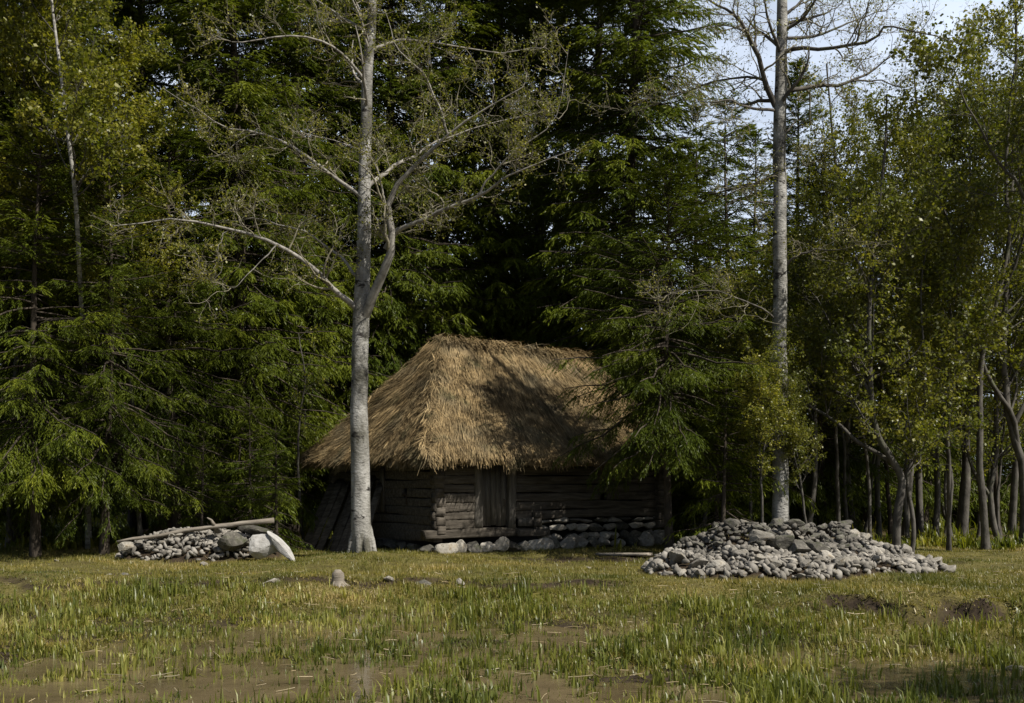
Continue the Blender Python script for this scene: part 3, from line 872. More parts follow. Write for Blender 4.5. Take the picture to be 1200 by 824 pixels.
def hewn(g, p0, p1, hw, hh, K=22, wob=.012, vertical=False):
    """roughly squared log from p0 to p1 (half width hw, half height hh)"""
    p0 = np.array(p0, float); p1 = np.array(p1, float)
    t = np.linspace(0, 1, K)[:, None]
    c = p0 + (p1 - p0) * t
    ax = (p1 - p0) / np.linalg.norm(p1 - p0)
    upv = np.array([0, 0, 1.]) if not vertical else np.array([0, 1., 0])
    sd = np.cross(upv, ax); sd /= np.linalg.norm(sd)
    prof = np.array([(-1, -.75), (-.94, -.94), (-.4, -1), (.4, -1), (.94, -.94), (1, -.75), (1, .75), (.94, .94), (.4, 1), (-.4, 1), (-.94, .94), (-1, .75)])
    n = len(prof)
    ph = ru(0, 6.28, 4); L = np.linalg.norm(p1 - p0)
    c = c + upv * (.012 * np.sin(t * L * 1.3 + ph[0])) + sd * (.012 * np.sin(t * L * 1.1 + ph[1]))
    s = 1 + .06 * np.sin(t * L * 2.1 + ph[2])
    V = c[:, None] + prof[None, :, :1] * hw * s[:, None] * sd + prof[None, :, 1:] * hh * s[:, None] * upv + rng.normal(0, wob * .5, (K, n, 3))
    i = np.arange(K - 1)[:, None]; j = np.arange(n)[None]; j2 = (j + 1) % n
    q = np.stack([i * n + j, i * n + j2, (i + 1) * n + j2, (i + 1) * n + j], -1).reshape(-1, 4)
    g.add(V.reshape(-1, 3), [q, np.arange(n)[None, ::-1], (K - 1) * n + np.arange(n)[None]])


LH = .222
Z0 = .36
DU0, DU1 = 1.115, 2.32
rows = 9
gF, gE, gB = Geo(), Geo(), Geo()
for r in range(rows):
    zc = Z0 + LH * (r + .5)
    ext = ru(.0, .06)
    if r == 0:
        hewn(gF, (-.3, .1, zc), (3.1, .1, zc + .01), .14, LH * .5)
        pass
    else:
        hewn(gF, (-ext, .11, zc), (DU0, .11, zc), .12, LH * .485)
        if r == 1:
            pass
        elif r == 4:
            hewn(gF, (DU1, .11, zc), (5.12, .11, zc), .12, LH * .485)
            hewn(gF, (5.36, .11, zc), (LW + ext, .11, zc), .12, LH * .485)
        else:
            hewn(gF, (DU1, .11, zc), (LW + ext, .11, zc), .12, LH * .485)
    ze = zc + LH * .5
    if r == 4:
        hewn(gE, (.11, -ext, ze), (.11, 1.42, ze), .12, LH * .485)
        hewn(gE, (.11, 1.66, ze), (.11, WW + ext, ze), .12, LH * .485)
    else:
        hewn(gE, (.11, -ext, ze), (.11, WW + ext, ze), .12, LH * .485)
hewn(gE, (.11, .12, Z0 + .05), (.11, WW + .1, Z0 + .05), .13, .14)
fw = link('log_wall', gF.mesh('log_wall', M['oldwood'], False), hut)
ew = link('log_wall', gE.mesh('log_wall', M['oldwood'], False), hut)
box(gB, .3, LW - .1, .3, WW - .1, .05, 2.4)
link('dark_interior', gB.mesh('dark_interior', M['dark']), hut)
# far sides
gR = Geo()
for r in range(rows):
    zc = Z0 + LH * (r + .5)
    hewn(gR, (LW - .1, -.15, zc + .1), (LW - .1, WW + .15, zc + .1), .12, LH * .485)
    hewn(gR, (-.15, WW - .05, zc), (LW + .15, WW - .05, zc), .12, LH * .485)
link('log_wall', gR.mesh('log_wall', M['oldwood']), hut)
# door frame and door
for u0, w in ((DU0, .17), (DU1 - .2, .2)):
    gp = Geo(); hewn(gp, (u0 + w / 2, .05, Z0 + LH * .95), (u0 + w / 2, .05, 2.3), .11, w / 2, K=8, vertical=True)
    link('door_post', gp.mesh('door_post', M['doorwood']), hut)
gp = Geo(); box(gp, DU0 + .02, DU1 - .02, -.02, .14, 2.16, 2.3, .004); link('lintel', gp.mesh('lintel', M['doorwood']), hut)
gd = Geo()
d0, d1 = DU0 + .19, DU1 - .22
npk = 5
for k in range(npk):
    a = d0 + (d1 - d0) * k / npk; b = d0 + (d1 - d0) * (k + 1) / npk
    box(gd, a + .006, b - .006, .06 + ru(-.006, .006), .10, Z0 + LH + .07 + ru(-.02, .02), 2.16, .003)
door = link('door', gd.mesh('door', M['doorwood']), hut)
gh = Geo(); tubes(gh, [(d1 - .09, .06, 1.15), (d1 - .09, .0, 1.17), (d1 - .09, .0, 1.29), (d1 - .09, .06, 1.31)], [.012] * 4, 6)
link('handle', gh.mesh('handle', M['iron'], True), door)
# upright plank and shutter batten on the end wall
gp = Geo(); box(gp, -.07, -.015, 2.58, 2.78, .98, 2.1, .006); link('wall_batten', gp.mesh('wall_batten', M['doorwood']), hut)
gp = Geo(); box(gp, -.03, .012, 1.42, 1.48, 1.18, 1.46, .003); box(gp, -.03, .012, 1.48, 1.62, 1.40, 1.46, .003)
link('hatch_frame', gp.mesh('hatch_frame', M['iron']), hut)
# ends of the inner wall beside the door
for k, (z, h) in enumerate(((.50, .10), (.71, .10), (.91, .095))):
    gp = Geo(); hewn(gp, (2.95 + ru(-.02, .02), -.16 - ru(0, .05), z), (2.95, .0, z), .105, h, K=5); link('log_end', gp.mesh('log_end', M['oldwood']), hut)
gp = Geo(); box(gp, 2.38, 2.82, -.10, -.012, .62, .83, .006); link('log_patch', gp.mesh('log_patch', M['doorwood']), hut)
gp = Geo(); hewn(gp, (2.3, -.12, .47), (3.25, -.13, .45), .10, .085, K=8); link('doorstep_log', gp.mesh('doorstep_log', M['oldwood']), hut)

# ---- roof
ex0, ex1, ey0, ey1 = -OV, LW + OV, -OV, WW + OV
ym = (ey0 + ey1) / 2
ZE, ZR = 2.40, 5.62
RA, RB = np.array([ex0 + 2.42, ym, ZR]), np.array([ex1 - 1.1, ym, ZR - .1])
c00, c10, c11, c01 = [np.array(c) for c in ((ex0, ey0, ZE), (ex1, ey0, ZE), (ex1, ey1, ZE), (ex0, ey1, ZE))]
faces = {'front': (c00, c10, RB, RA), 'right': (c10, c11, RB, RB), 'back': (c11, c01, RA, RB), 'left': (c01, c00, RA, RA)}


def fpt(f, s, t):
    a, b, c, d = faces[f]
    s = np.asarray(s)[..., None]; t = np.asarray(t)[..., None]
    p = (a * (1 - s) + b * s) * (1 - t) + (d * (1 - s) + c * s) * t
    # sagging ridge, slightly hollow slope
    sag = -.10 * np.sin(np.pi * t) * 0.6
    p = p + np.array([0, 0, 1.]) * sag
    return p


gr = Geo()
for f in faces:
    ns, ntt = 40, 22
    s, t = np.meshgrid(np.linspace(0, 1, ns), np.linspace(0, 1, ntt))
    P = fpt(f, s, t)
    a, b, c, d = faces[f]
    n = np.cross(b - a, (c + d) / 2 - (a + b) / 2); n /= np.linalg.norm(n)
    nzv = vnoise(P[..., 0] + P[..., 1] * .7, P[..., 2] * 1.3 + P[..., 1] * .5, 1.7)
    edge = np.minimum(np.minimum(s, 1 - s) * 8, 1) * np.minimum(t * 8, 1)
    P = P + n * (.05 * nzv * edge)[..., None]
    i = (np.arange(ntt - 1)[:, None] * ns + np.arange(ns - 1)[None]).ravel()
    gr.add(P.reshape(-1, 3), [np.stack([i, i + 1, i + ns + 1, i + ns], -1)], np.full(ns * ntt, .3))
# thick eave and underside
ring = [c00, c10, c11, c01]
cen = np.array([LW / 2, WW / 2, 0])
for k in range(4):
    a, b = ring[k], ring[(k + 1) % 4]
    lo = lambda p: p + np.array([0, 0, -.24]) + np.array([np.sign(cen[0] - p[0]) * .12, np.sign(cen[1] - p[1]) * .12, 0])
    inn = lambda p: np.array([np.clip(p[0], .25, LW - .25), np.clip(p[1], .25, WW - .25), 2.42])
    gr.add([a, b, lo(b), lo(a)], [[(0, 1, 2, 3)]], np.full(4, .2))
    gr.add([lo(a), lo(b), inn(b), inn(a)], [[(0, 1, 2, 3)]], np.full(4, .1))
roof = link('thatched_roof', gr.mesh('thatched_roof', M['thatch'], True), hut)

gs = Geo()


def strands(p0, d, up, L, w, tint, droop):
    """bent straw: 2 quads each"""
    s = nrm(np.cross(d, up))
    m = p0 + d * (L * .5)[:, None]
    e = m + nrm(d - up * 0 + np.array([0, 0, -1.]) * droop[:, None]) * (L * .5)[:, None]
    w = w[:, None]
    V = np.stack([p0 - s * w, p0 + s * w, m + s * w * .9, m - s * w * .9, e + s * w * .4, e - s * w * .4], 1)
    n = len(p0); o = np.arange(n)[:, None] * 6
    gs.add(V.reshape(-1, 3), [o + np.array([[0, 1, 2, 3]]), o + np.array([[3, 2, 4, 5]])], np.repeat(tint, 6))


for f, nb in (('front', 2700), ('left', 1800), ('right', 600), ('back', 700)):
    a, b, c, d = faces[f]
    n = np.cross(b - a, (c + d) / 2 - (a + b) / 2); n /= np.linalg.norm(n)
    s, t = ru(-.005, 1.005, nb), 1 - np.sqrt(1 - rng.random(nb) * (.999 if f in ('left', 'right') else .985))
    t = np.clip(t + .05, .02, 1)
    per = 20
    P = fpt(f, s, t)
    dn = nrm(fpt(f, s, t - .02) - P)
    ac = np.cross(n, dn)
    ba = rng.normal(0, .34 if f == 'left' else .14, nb); lift = np.abs(rng.normal(.06, .07, nb)) + (.16 if f == 'left' else 0)
    bt = np.clip(rng.normal(.48, .33, nb) + .2 * vnoise(P[:, 0] + P[:, 1], P[:, 2], 1.3), 0, 1)
    j = np.repeat(np.arange(nb), per); q = len(j)
    p0 = P[j] + ac[j] * rng.normal(0, .075, q)[:, None] + dn[j] * ru(-.22, .22, q)[:, None] + n * ru(-.02, .05, q)[:, None]
    dd = nrm(dn[j] + ac[j] * (ba[j] + rng.normal(0, .10, q))[:, None] + n * (lift[j] + rng.normal(0, .03, q))[:, None])
    up = np.broadcast_to(n, dd.shape)
    strands(p0, dd, nrm(up + rng.normal(0, .35, (q, 3))), ru(.25, .55, q), ru(.004, .010, q), np.clip(bt[j] + rng.normal(0, .16, q), 0, 1), ru(0, .12, q))
# ragged fringe along the eaves, hips and ridge
for k, f in enumerate(('front', 'right', 'back', 'left')):
    a, b = ring[k], ring[(k + 1) % 4]
    q = 5200 if f in ('front', 'left') else 2200
    s = ru(0, 1, q)
    p0 = fpt(f, s, ru(0.01, .1, q))
    dn = nrm(fpt(f, s, np.zeros(q)) - fpt(f, s, np.full(q, .1)))
    ac = nrm(b - a); n = np.cross(ac, -dn)
    clump = vnoise(s * np.linalg.norm(b - a), s * 0, 3.1)
    dd = nrm(dn + ac * (rng.normal(0, .14, q) + .12 * clump)[:, None] + np.array([0, 0, -1.]) * ru(0, .7, q)[:, None])
    p0 = p0 - np.array([0, 0, 1.]) * (ru(0, .16, q))[:, None]
    strands(p0, dd, nrm(n + rng.normal(0, .3, (q, 3))), ru(.18, .36, q) * (1 + .2 * clump), ru(.004, .011, q), np.clip(rng.normal(.5, .22, q) + .1 * clump, 0, 1), ru(.1, .6, q))
for A, B, m in ((c00, RA, 1300), (c10, RB, 900), (RA, RB, 2200), (c01, RA, 500)):
    tt = rng.random(m)[:, None]
    p0 = A + (B - A) * tt + rng.normal(0, .06, (m, 3)); p0[:, 2] -= .06 * np.sin(np.pi * tt[:, 0]) * (B[2] - A[2] > .5)
    if A is RA:
        sd = np.where(rng.random(m) < .7, -1, 1)
        dd = nrm(np.stack([rng.normal(0, .25, m), sd * ru(.3, 1, m), ru(-.9, .12, m)], -1)); p0 = p0 + np.array([0, 0, .04])
    else:
        side = np.where(rng.random(m) < .5, 0, 1)
        dnf = nrm(np.array([0, -(np.sign(ym - A[1])), -1.0])); dnl = nrm(np.array([-np.sign(B[0] - A[0]), 0, -1.35]))
        dd = nrm(np.where(side[:, None] == 0, dnf, dnl) + rng.normal(0, .2, (m, 3)))
    strands(p0, dd, nrm(np.array([0, -.4, 1.]) + rng.normal(0, .4, (m, 3))), ru(.25, .6, m), ru(.004, .011, m), np.clip(rng.normal(.55, .2, m), 0, 1), ru(0, .3, m))
link('loose_straw', gs.mesh('loose_straw', M['thatch']), roof)
# tie pole at the ridge end
# ---- planks leaning on the end wall
for k in range(8):
    f = k / 7
    v = 2.7 + f * 2.7 + ru(-.08, .08)
    L = ru(1.55, 2.0)
    foot = np.array([-1.05 - ru(0, .35), v - .75 + ru(-.15, .15), 0]); top = np.array([-.06, v + ru(-.1, .1), ru(1.65, 1.9)])
    Rm = Matrix.Rotation(TH, 3, 'Z')
    fw_ = np.array(Rm @ Vector(foot)) + np.array([HX, HYW, 0]); tw = np.array(Rm @ Vector(top)) + np.array([HX, HYW, 0])
    fw_[2] = gz(fw_[0], fw_[1]) - .02
    gp = Geo(); hewn(gp, (0, 0, 0), tuple(tw - fw_), ru(.08, .14), ru(.025, .05), K=8, wob=.012)
    tag(link('leaning_plank', gp.mesh('leaning_plank', M['oldwood']), None, fw_), 'rough grey slab leaning on the hut end wall under the left eave', 'plank', 'slabs leaning on the end wall')

# ------------------------------------------------------------------- stones
def stone_mesh(name, mat, seed, flat=.7, ang=.6, sub=3):
    r = np.random.default_rng(seed)
    bm = bmesh.new(); bmesh.ops.create_icosphere(bm, subdivisions=sub, radius=1)
    planes = [(nrm(r.normal(size=3)), r.uniform(.45, .82)) for _ in range(int(7 + 6 * ang))]
    off = r.uniform(-50, 50, 3); sc = np.array([1, r.uniform(.65, .95), flat * r.uniform(.8, 1.15)])
    for v in bm.verts:
        p = np.array(v.co)
        for n, d in planes:
            e = p @ n - d
            if e > 0: p = p - n * e * .95
        q = Vector(p * 1.5 + off)
        p = p * (1 + .10 * mnoise.noise(q) + .05 * mnoise.noise(q * 2.7) + .025 * mnoise.noise(q * 6))
        v.co = Vector(p * sc)
    me = bpy.data.meshes.new(name); bm.to_mesh(me); bm.free()
    me.materials.append(mat)
    return me


PALE = [stone_mesh('fieldstone', M['stone'], 100 + k, flat=(.55, .7, .85)[k % 3]) for k in range(9)]
WHITE = [stone_mesh('boulder', M['whitestone'], 400 + k, flat=.8) for k in range(3)]
DARK = [stone_mesh('fieldstone', M['darkstone'], 200 + k, flat=(.65, .8, .9)[k % 3]) for k in range(7)]


def put_stone(x, y, r, lib, label, group, z=None, sink=.35, name='fieldstone', rot=None, sc=None):
    me = lib[random.randrange(len(lib))] if isinstance(lib, list) else lib
    zz = (gz(x, y) if z is None else z) + r * .6 * (1 - 2 * sink)
    o = link(name, me, None, (x, y, zz), rot or (ru(-.4, .4), ru(-.4, .4), ru(0, 6.28)), sc or (r * ru(.95, 1.45), r * ru(.8, 1.1), r * ru(.6, 1.05)))
    return tag(o, label, 'stone' if r < .3 else 'boulder', group)


placed = []


def scatter(n, fn, region, rsize, lib, label, group, dmin=.78, tries=14000):
    got = 0
    for _ in range(tries):
        if got >= n: break
        x, y = region()
        h = fn(x, y)
        if h < .015: continue
        r = rsize(x, y, h)
        if any((x - a) ** 2 + (y - b) ** 2 < (dmin * (r + c)) ** 2 for a, b, c in placed): continue
        placed.append((x, y, r)); got += 1
        base = gz(x, y)
        hf = .62 if fn is heapR else .55
        put_stone(x, y, r, lib(x, y), label(x, y), group(x, y), z=base + (1 - hf) * h - r * .55, sink=.0)
    return got


# right heap --------------------------------------------------------------
def darkzone(x, y): return (y > 20.9 and 3.6 < x < 7.0) or y > 22.2  # back of the heap: moss and shade both put into darker stone colours


def labR(x, y):
    if darkzone(x, y):
        if y > 22.3: return 'dark shade-toned fieldstone on the crest of the right heap around the second aspen'
        return 'dark mossy shade-toned fieldstone in the shaded middle of the right heap'
    if x < 3.4: return 'small pale fieldstone at the left tip of the right heap'
    if x > 6.6: return 'small pale fieldstone in the low right tail of the right heap'
    if y < 19.6: return 'small pale fieldstone along the front foot of the right heap'
    return 'pale grey fieldstone on the sunny front slope of the right heap'


def grpR(x, y):
    if darkzone(x, y): return 'dark stones of the right heap crest' if y > 22.3 else 'dark stones in the middle of the right heap'
    if x < 3.4: return 'pale stones at the left tip of the right heap'
    if x > 6.6: return 'pale stones in the right tail of the heap'
    return 'pale stones at the front foot of the right heap' if y < 19.6 else 'pale stones on the front slope of the right heap'


BOULD = [(at(888, 640, 20.6), .30, PALE[2], 'large pale pointed boulder in the middle of the right heap'),
         (at(915, 645, 20.6), .30, DARK[1], 'round dark boulder right of the pale pointed one in the right heap'),
         (at(937, 652, 20.4), .26, DARK[3], 'round dark boulder with mossy top at the foot of the dark slope'),
         (at(955, 648, 20.5), .25, DARK[0], 'dark round boulder beside the mossy topped one in the right heap'),
         (at(987, 620, 23.6), .27, DARK[4], 'dark boulder high on the right shoulder of the heap'),
         (at(1018, 632, 23.0), .27, PALE[4], 'pale cracked boulder at the right end of the heap crest'),
         (at(933, 617, 23.0), .29, PALE[1], 'pale boulder on the heap crest just right of the second aspen')]
for p, r, me, lab in BOULD:
    h = float(heapR(p[0], p[1]))
    placed.append((p[0], p[1], r))
    put_stone(p[0], p[1], r, me, lab, None, z=gz(p[0], p[1]) + .38 * h - r * .2, sink=.0)
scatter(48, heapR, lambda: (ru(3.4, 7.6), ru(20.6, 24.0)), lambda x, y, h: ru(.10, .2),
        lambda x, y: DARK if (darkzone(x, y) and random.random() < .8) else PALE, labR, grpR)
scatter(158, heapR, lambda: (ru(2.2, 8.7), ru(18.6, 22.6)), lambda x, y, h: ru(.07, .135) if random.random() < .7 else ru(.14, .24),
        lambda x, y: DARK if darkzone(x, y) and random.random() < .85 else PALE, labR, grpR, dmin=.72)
# left pile ----------------------------------------------------------------
for p, r, me, lab, sc, rot in [
    (at(273, 634, 23.9), .33, DARK[2], 'round dark grey boulder in the left pile', (.36, .3, .35), (0.2, .1, .5)),
    (at(299, 621, 24.7), .33, DARK[5], 'dark flat boulder resting behind the pale boulder of the left pile', (.42, .3, .22), (.1, .1, .2)),
    (at(307, 641, 23.7), .36, WHITE[0], 'large pale grey boulder in the left pile', (.46, .34, .40), (.3, .2, .3)),
    (at(329, 640, 23.6), .30, WHITE[1], 'white slab slanting down at the right end of the left pile', (.50, .20, .16), (.45, .75, -.25)),
    (at(146, 641, 23.9), .2, PALE[3], 'pale upright stone at the left end of the left pile', (.2, .17, .24), (0, .1, .4)),
    (at(254, 621, 24.5), .2, PALE[6], 'pale stone poking up just above the leaning pole', (.2, .16, .22), (0, .3, 1.4)),
]:
    placed.append((p[0], p[1], r))
    o = link('boulder', me, None, p, rot, sc); tag(o, lab, 'boulder')


def labL(x, y):
    if x < -8.0: return 'small pale fieldstone near the left end of the left pile'
    if y > 24.7: return 'small grey fieldstone high in the left pile under the leaning pole'
    return 'small pale fieldstone on the front slope of the left pile'


def grpL(x, y):
    if x < -8.0: return 'stones at the left end of the left pile'
    return 'stones high in the left pile' if y > 24.7 else 'stones on the front of the left pile'


scatter(58, heapL, lambda: (ru(-9.1, -5.6), ru(23.6, 25.3)), lambda x, y, h: ru(.06, .13), lambda x, y: PALE if random.random() < .85 else DARK, labL, grpL, dmin=.7)


M['rubble'] = solid('heap_rubble', [(.25, (.16, .15, .13)), (.5, (.28, .265, .24)), (.8, (.39, .375, .35))], 5, bump=.5, bscale=12,
                    tintcols=[(0, (.35, .34, .32)), (.5, (.8, .78, .74)), (1, (1.15, 1.12, 1.08))])


def rubble():
    g = Geo()
    src = []
    for k in range(6):
        me = stone_mesh('tmp', M['stone'], 300 + k, flat=.7, sub=1)
        V = np.zeros(len(me.vertices) * 3, np.float32); me.vertices.foreach_get('co', V)
        Fc = np.array([list(p.vertices) for p in me.polygons]); src.append((V.reshape(-1, 3), Fc)); bpy.data.meshes.remove(me)
    for k in range(3900):
        if k % 4: x, y = ru(2.2, 8.7), ru(18.6, 24.2); fn = heapR; hf = .62
        else: x, y = ru(-9.1, -5.4), ru(23.6, 25.6); fn = heapL; hf = .55
        h = float(fn(x, y))
        if h < .01: continue
        r = ru(.05, .12) if k % 5 else ru(.10, .16)
        A = np.array(Matrix.Rotation(ru(0, 6), 3, Vector(rng.normal(size=3)).normalized()))
        V, Fc = src[k % 6]
        dk = darkzone(x, y) if k % 4 else False  # rubble tint is darkened for the same shade
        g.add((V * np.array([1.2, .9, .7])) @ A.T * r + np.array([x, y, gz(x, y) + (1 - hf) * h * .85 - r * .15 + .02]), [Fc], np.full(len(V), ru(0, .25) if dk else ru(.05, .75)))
    return tag(link('stone_rubble', g.mesh('stone_rubble', M['rubble'])), 'small grey rubble filling the gaps of both stone heaps', 'rubble', kind='stuff')


rubble()
# stacked stones under the right part of the front wall
for row, (z, hh) in enumerate(((.30, .15), (.56, .13), (.73, .075))):
    u = 3.02 + ru(0, .12)
    while u < 7.2:
        wd = ru(.16, .30)
        link('footing_stone', (PALE if random.random() < .7 else DARK)[random.randrange(7)], hut, (u + wd, .08 + ru(-.03, .03), z + ru(-.02, .02)),
             (ru(-.12, .12), ru(-.12, .12), ru(-.2, .2) + (math.pi if random.random() < .5 else 0)), (wd * 1.2, .2, hh * 1.5))
        u += wd * 2 * .97
# footing stones belong to the hut
for k, (u, r) in enumerate([(-.25, .2), (.12, .33), (.62, .2), (1.0, .22), (1.45, .2), (1.85, .22), (2.2, .2), (2.55, .2), (2.95, .34), (3.45, .24), (3.95, .33), (4.4, .25), (4.85, .2), (5.25, .22), (5.7, .22), (6.2, .24), (6.7, .25), (7.2, .28)]):
    st = link('footing_stone', (PALE if k % 3 else DARK)[k % 7], hut, (u, -.04 - (.10 if r > .3 else 0), .10 + ru(0, .05)), (ru(-.2, .2), ru(-.2, .2), ru(-.4, .4)), (r * 1.3, r * 1.0, r * ru(1.15, 1.5)))
for k in range(9):
    v = .5 + k * .58
    link('footing_stone', DARK[k % 7], hut, (-.02, v, .12), (ru(-.2, .2), ru(-.2, .2), ru(0, 6.28)), (.26, .22, .2))

# single stones in the grass
for px, py, Yd, r, lib, lab in [
    (800, 619, 27, .28, DARK[6], 'round mossy boulder beside the foot of the overhanging spruce'),
    (812, 640, 24.8, .26, DARK[2], 'dark boulder at the shaded left end of the right heap'),
    (317, 694, 17.9, .18, PALE[0], 'flat beige stone half sunk in the wet grass below the left pile'),
    (455, 690, 18.3, .13, PALE[4], 'small stone in the bank just right of the weathered stump'),
    (497, 689, 18.3, .14, DARK[3], 'small dark brown stone in the bank below the aspen'),
    (538, 689, 18.3, .12, PALE[2], 'small pale stone in the bank below the hut door'),
    (128, 676, 20.2, .09, PALE[1], 'small pale stone in the grass below the left pile'),
    (147, 678, 20.0, .08, PALE[3], 'smallest pale stone in the grass below the left pile'),
    (240, 664, 22.4, .10, PALE[5], 'pale flat stone in the grass in front of the left pile'),
    (205, 668, 21.5, .09, PALE[6], 'grey chip of stone in the grass left below the pole'),
    (66, 664, 22.4, .08, PALE[8], 'tiny pale stone in the grass at the far left'),
    (577, 703, 16.5, .08, PALE[7], 'white stone flake in the wet bank right of the small pale stone'),
    (690, 668, 21.5, .07, PALE[0], 'tiny pale stone on the bare ground before the hut'),
    (1183, 800, 11.2, .16, DARK[0], 'dark stone in the mud at the lower right corner'),
]:
    x = (px - CX) / F * Yd
    put_stone(x, Yd, r, lib, lab, None, sink=.46)

# fallen pole lying on the left pile
a, b = at(137, 635, 24.0), at(322, 610, 24.3)
gp = Geo()
tubes(gp, resample([a - a, (b - a) * .3 + [0, .05, .02], (b - a) * .62 + [0, -.03, .05], b - a], 18, .012), np.linspace(.036, .064, 18) * np.where(np.arange(18) < 2, .75, 1), 10, cap=True, wob=.05)
tubes(gp, [(b - a) * .62 + [0, -.03, .05], (b - a) * .615 + [-.05, -.1, .2], (b - a) * .60 + [-.08, -.12, .26]], [.05, .03, .015], 6, cap=True)
tag(link('fallen_pole', gp.mesh('fallen_pole', M['drift'], True), None, a), 'long weathered pole lying across the top of the left stone pile', 'pole')
a, b = at(700, 648, 25.3), at(762, 655, 24.6)
gp = Geo(); hewn(gp, (0, 0, 0), tuple(np.array([b[0] - a[0], b[1] - a[1], .03])), .14, .03, K=8)
tag(link('fallen_plank', gp.mesh('fallen_plank', M['drift']), None, (a[0], a[1], gz(a[0], a[1]) + .04)), 'flat grey board lying on the ground by the right part of the hut', 'plank')


def stump(name, label, x, y, r, h, mat, roots=7, lean=(0, 0)):
    gp = Geo()
    k = 7
    t = np.linspace(0, 1, k)
    P = np.stack([lean[0] * t, lean[1] * t, h * t - .08], -1)
    R = r * (1.35 - .6 * t) * (1 + .12 * np.sin(9 * t)); R[-1] *= .5
    tubes(gp, P, R, 12, cap=True, wob=.1)
    for q in range(roots):
        a_ = q / roots * 6.28 + ru(-.3, .3); L = r * ru(1.4, 2.8)
        tubes(gp, resample([(0, 0, h * .25), (np.cos(a_) * L * .45, np.sin(a_) * L * .45, h * .08), (np.cos(a_) * L, np.sin(a_) * L, -.06)], 7, .01), np.linspace(r * .42, r * .2, 7), 7, wob=.08)
    return tag(link(name, gp.mesh(name, mat, True), None, (x, y, gz(x, y))), label, 'stump')


stump('tree_stump', 'small weathered grey stump with spreading roots in the grass below the aspen', (396 - CX) / F * 18.0, 18.0, .11, .36, M['drift'], 6)
M['redwood'] = solid('rotten_stump', [(.3, (.10, .06, .038)), (.7, (.24, .15, .10))], 4, bump=.6, bscale=14)
stump('tree_stump', 'reddish broken stump leaning in the shade behind the left pile', (175 - CX) / F * 31, 31, .3, .8, M['redwood'], 5, (.7, 0))

# rail fence at the far left
fx = [at(px, 600, 41)[0] for px in (-30, 2, 34, 62)]
fence = thing('rail_fence', 'old wooden rail fence in the gloom at the far left', 'fence', (fx[0], 41, gz(fx[0], 41)))
for i, x in enumerate(fx):
    gp = Geo(); tubes(gp, [(x - fx[0], 0, -.1), (x - fx[0] + .03, 0, .8), (x - fx[0], .02, 1.65)], [.07, .065, .055], 8, cap=True, wob=.05)
    link('post', gp.mesh('post', M['drift'], True), fence)
for z in (.55, .85, 1.15, 1.45):
    gp = Geo(); tubes(gp, [(-.4, -.1, z), (1.8, -.11, z + .04), (fx[-1] - fx[0] + .4, -.1, z - .02)], [.05, .055, .045], 8, cap=True, wob=.05)
    link('rail', gp.mesh('rail', M['drift'], True), fence)

# -------------------------------------------------------------- light, camera
SAZ = math.radians(57); SEL = math.radians(50)          # towards the sun: right of and behind the camera
sd = Vector((math.sin(SAZ) * math.cos(SEL), -math.cos(SAZ) * math.cos(SEL), math.sin(SEL)))
L = bpy.data.lights.new('sun', 'SUN'); L.energy = 5.0; L.angle = math.radians(.53); L.color = (1, .95, .86)
so = bpy.data.objects.new('sun', L); COL.objects.link(so); so.rotation_euler = sd.to_track_quat('Z', 'Y').to_euler()
w = bpy.data.worlds.new('World'); S.world = w; w.use_nodes = True
nt = w.node_tree; nt.nodes.clear()
sky = nt.nodes.new('ShaderNodeTexSky'); sky.sky_type = 'NISHITA'; sky.sun_disc = False
sky.sun_elevation = SEL; sky.sun_rotation = math.atan2(sd.x, sd.y); sky.dust_density = 2.0; sky.air_density = 1.0
bg = nt.nodes.new('ShaderNodeBackground'); bg.inputs['Strength'].default_value = .06
wo = nt.nodes.new('ShaderNodeOutputWorld')
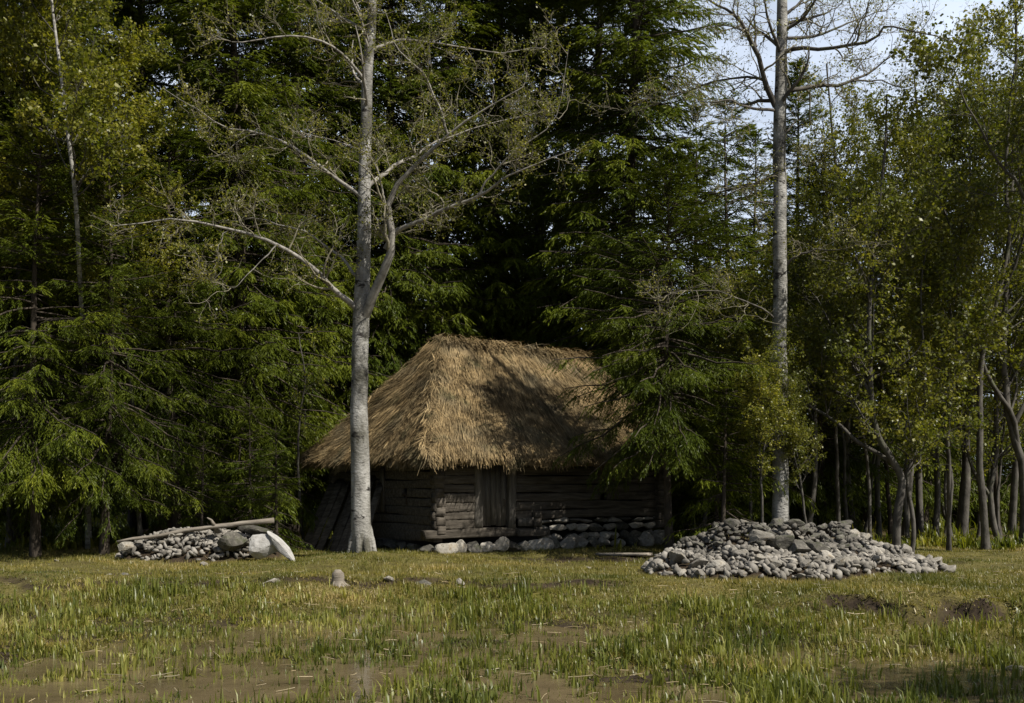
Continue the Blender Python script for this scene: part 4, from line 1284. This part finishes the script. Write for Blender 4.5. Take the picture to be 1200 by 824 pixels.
gen = nt.nodes.new('ShaderNodeTexCoord').outputs['Generated']
sx = nt.nodes.new('ShaderNodeSeparateXYZ'); nt.links.new(gen, sx.inputs[0])
low = nd(nt, 'ShaderNodeMapRange'); low.inputs[1].default_value = .62; low.inputs[2].default_value = .36
nt.links.new(sx.outputs['Z'], low.inputs[0])
mp = nt.nodes.new('ShaderNodeMapping'); mp.inputs['Scale'].default_value = (1, 1, 2.5); nt.links.new(gen, mp.inputs[0])
cn = nd(nt, 'ShaderNodeTexNoise', i_Scale=3.2, i_Detail=8.0, i_Roughness=.6); nt.links.new(mp.outputs[0], cn.inputs['Vector'])
cf = ramp(nt, cn.outputs[0], [(.3, (.55, .55, .55)), (.6, (1, 1, 1))])
cm = nd(nt, 'ShaderNodeMath', operation='MULTIPLY'); nt.links.new(cf, cm.inputs[0]); nt.links.new(low.outputs[0], cm.inputs[1])
north = nd(nt, 'ShaderNodeMapRange'); north.inputs[1].default_value = -.1; north.inputs[2].default_value = .45
nt.links.new(sx.outputs['Y'], north.inputs[0])
cn2 = nd(nt, 'ShaderNodeMath', operation='MULTIPLY'); nt.links.new(cm.outputs[0], cn2.inputs[0]); nt.links.new(north.outputs[0], cn2.inputs[1])
skyc = mixc(nt, cn2.outputs[0], sky.outputs[0], (11.5, 13.0, 15.5))      # thin white cloud low in the sky
nt.links.new(skyc, bg.inputs['Color']); nt.links.new(bg.outputs[0], wo.inputs['Surface'])

cam = bpy.data.cameras.new('camera'); cam.sensor_width = 36; cam.lens = 36 * F / 1200
cam.shift_y = (HY - 412) / 1200; cam.clip_end = 3000; cam.clip_start = .1
co = bpy.data.objects.new('camera', cam); COL.objects.link(co); co.location = (0, 0, CZ); co.rotation_euler = (math.pi / 2, 0, 0)
S.camera = co
S.view_settings.view_transform = 'Standard'; S.view_settings.look = 'None'; S.view_settings.exposure = .36; S.view_settings.gamma = 1
S.cycles.max_bounces = 5; S.cycles.diffuse_bounces = 2; S.cycles.transmission_bounces = 2; S.cycles.glossy_bounces = 2
S.cycles.use_denoising = True
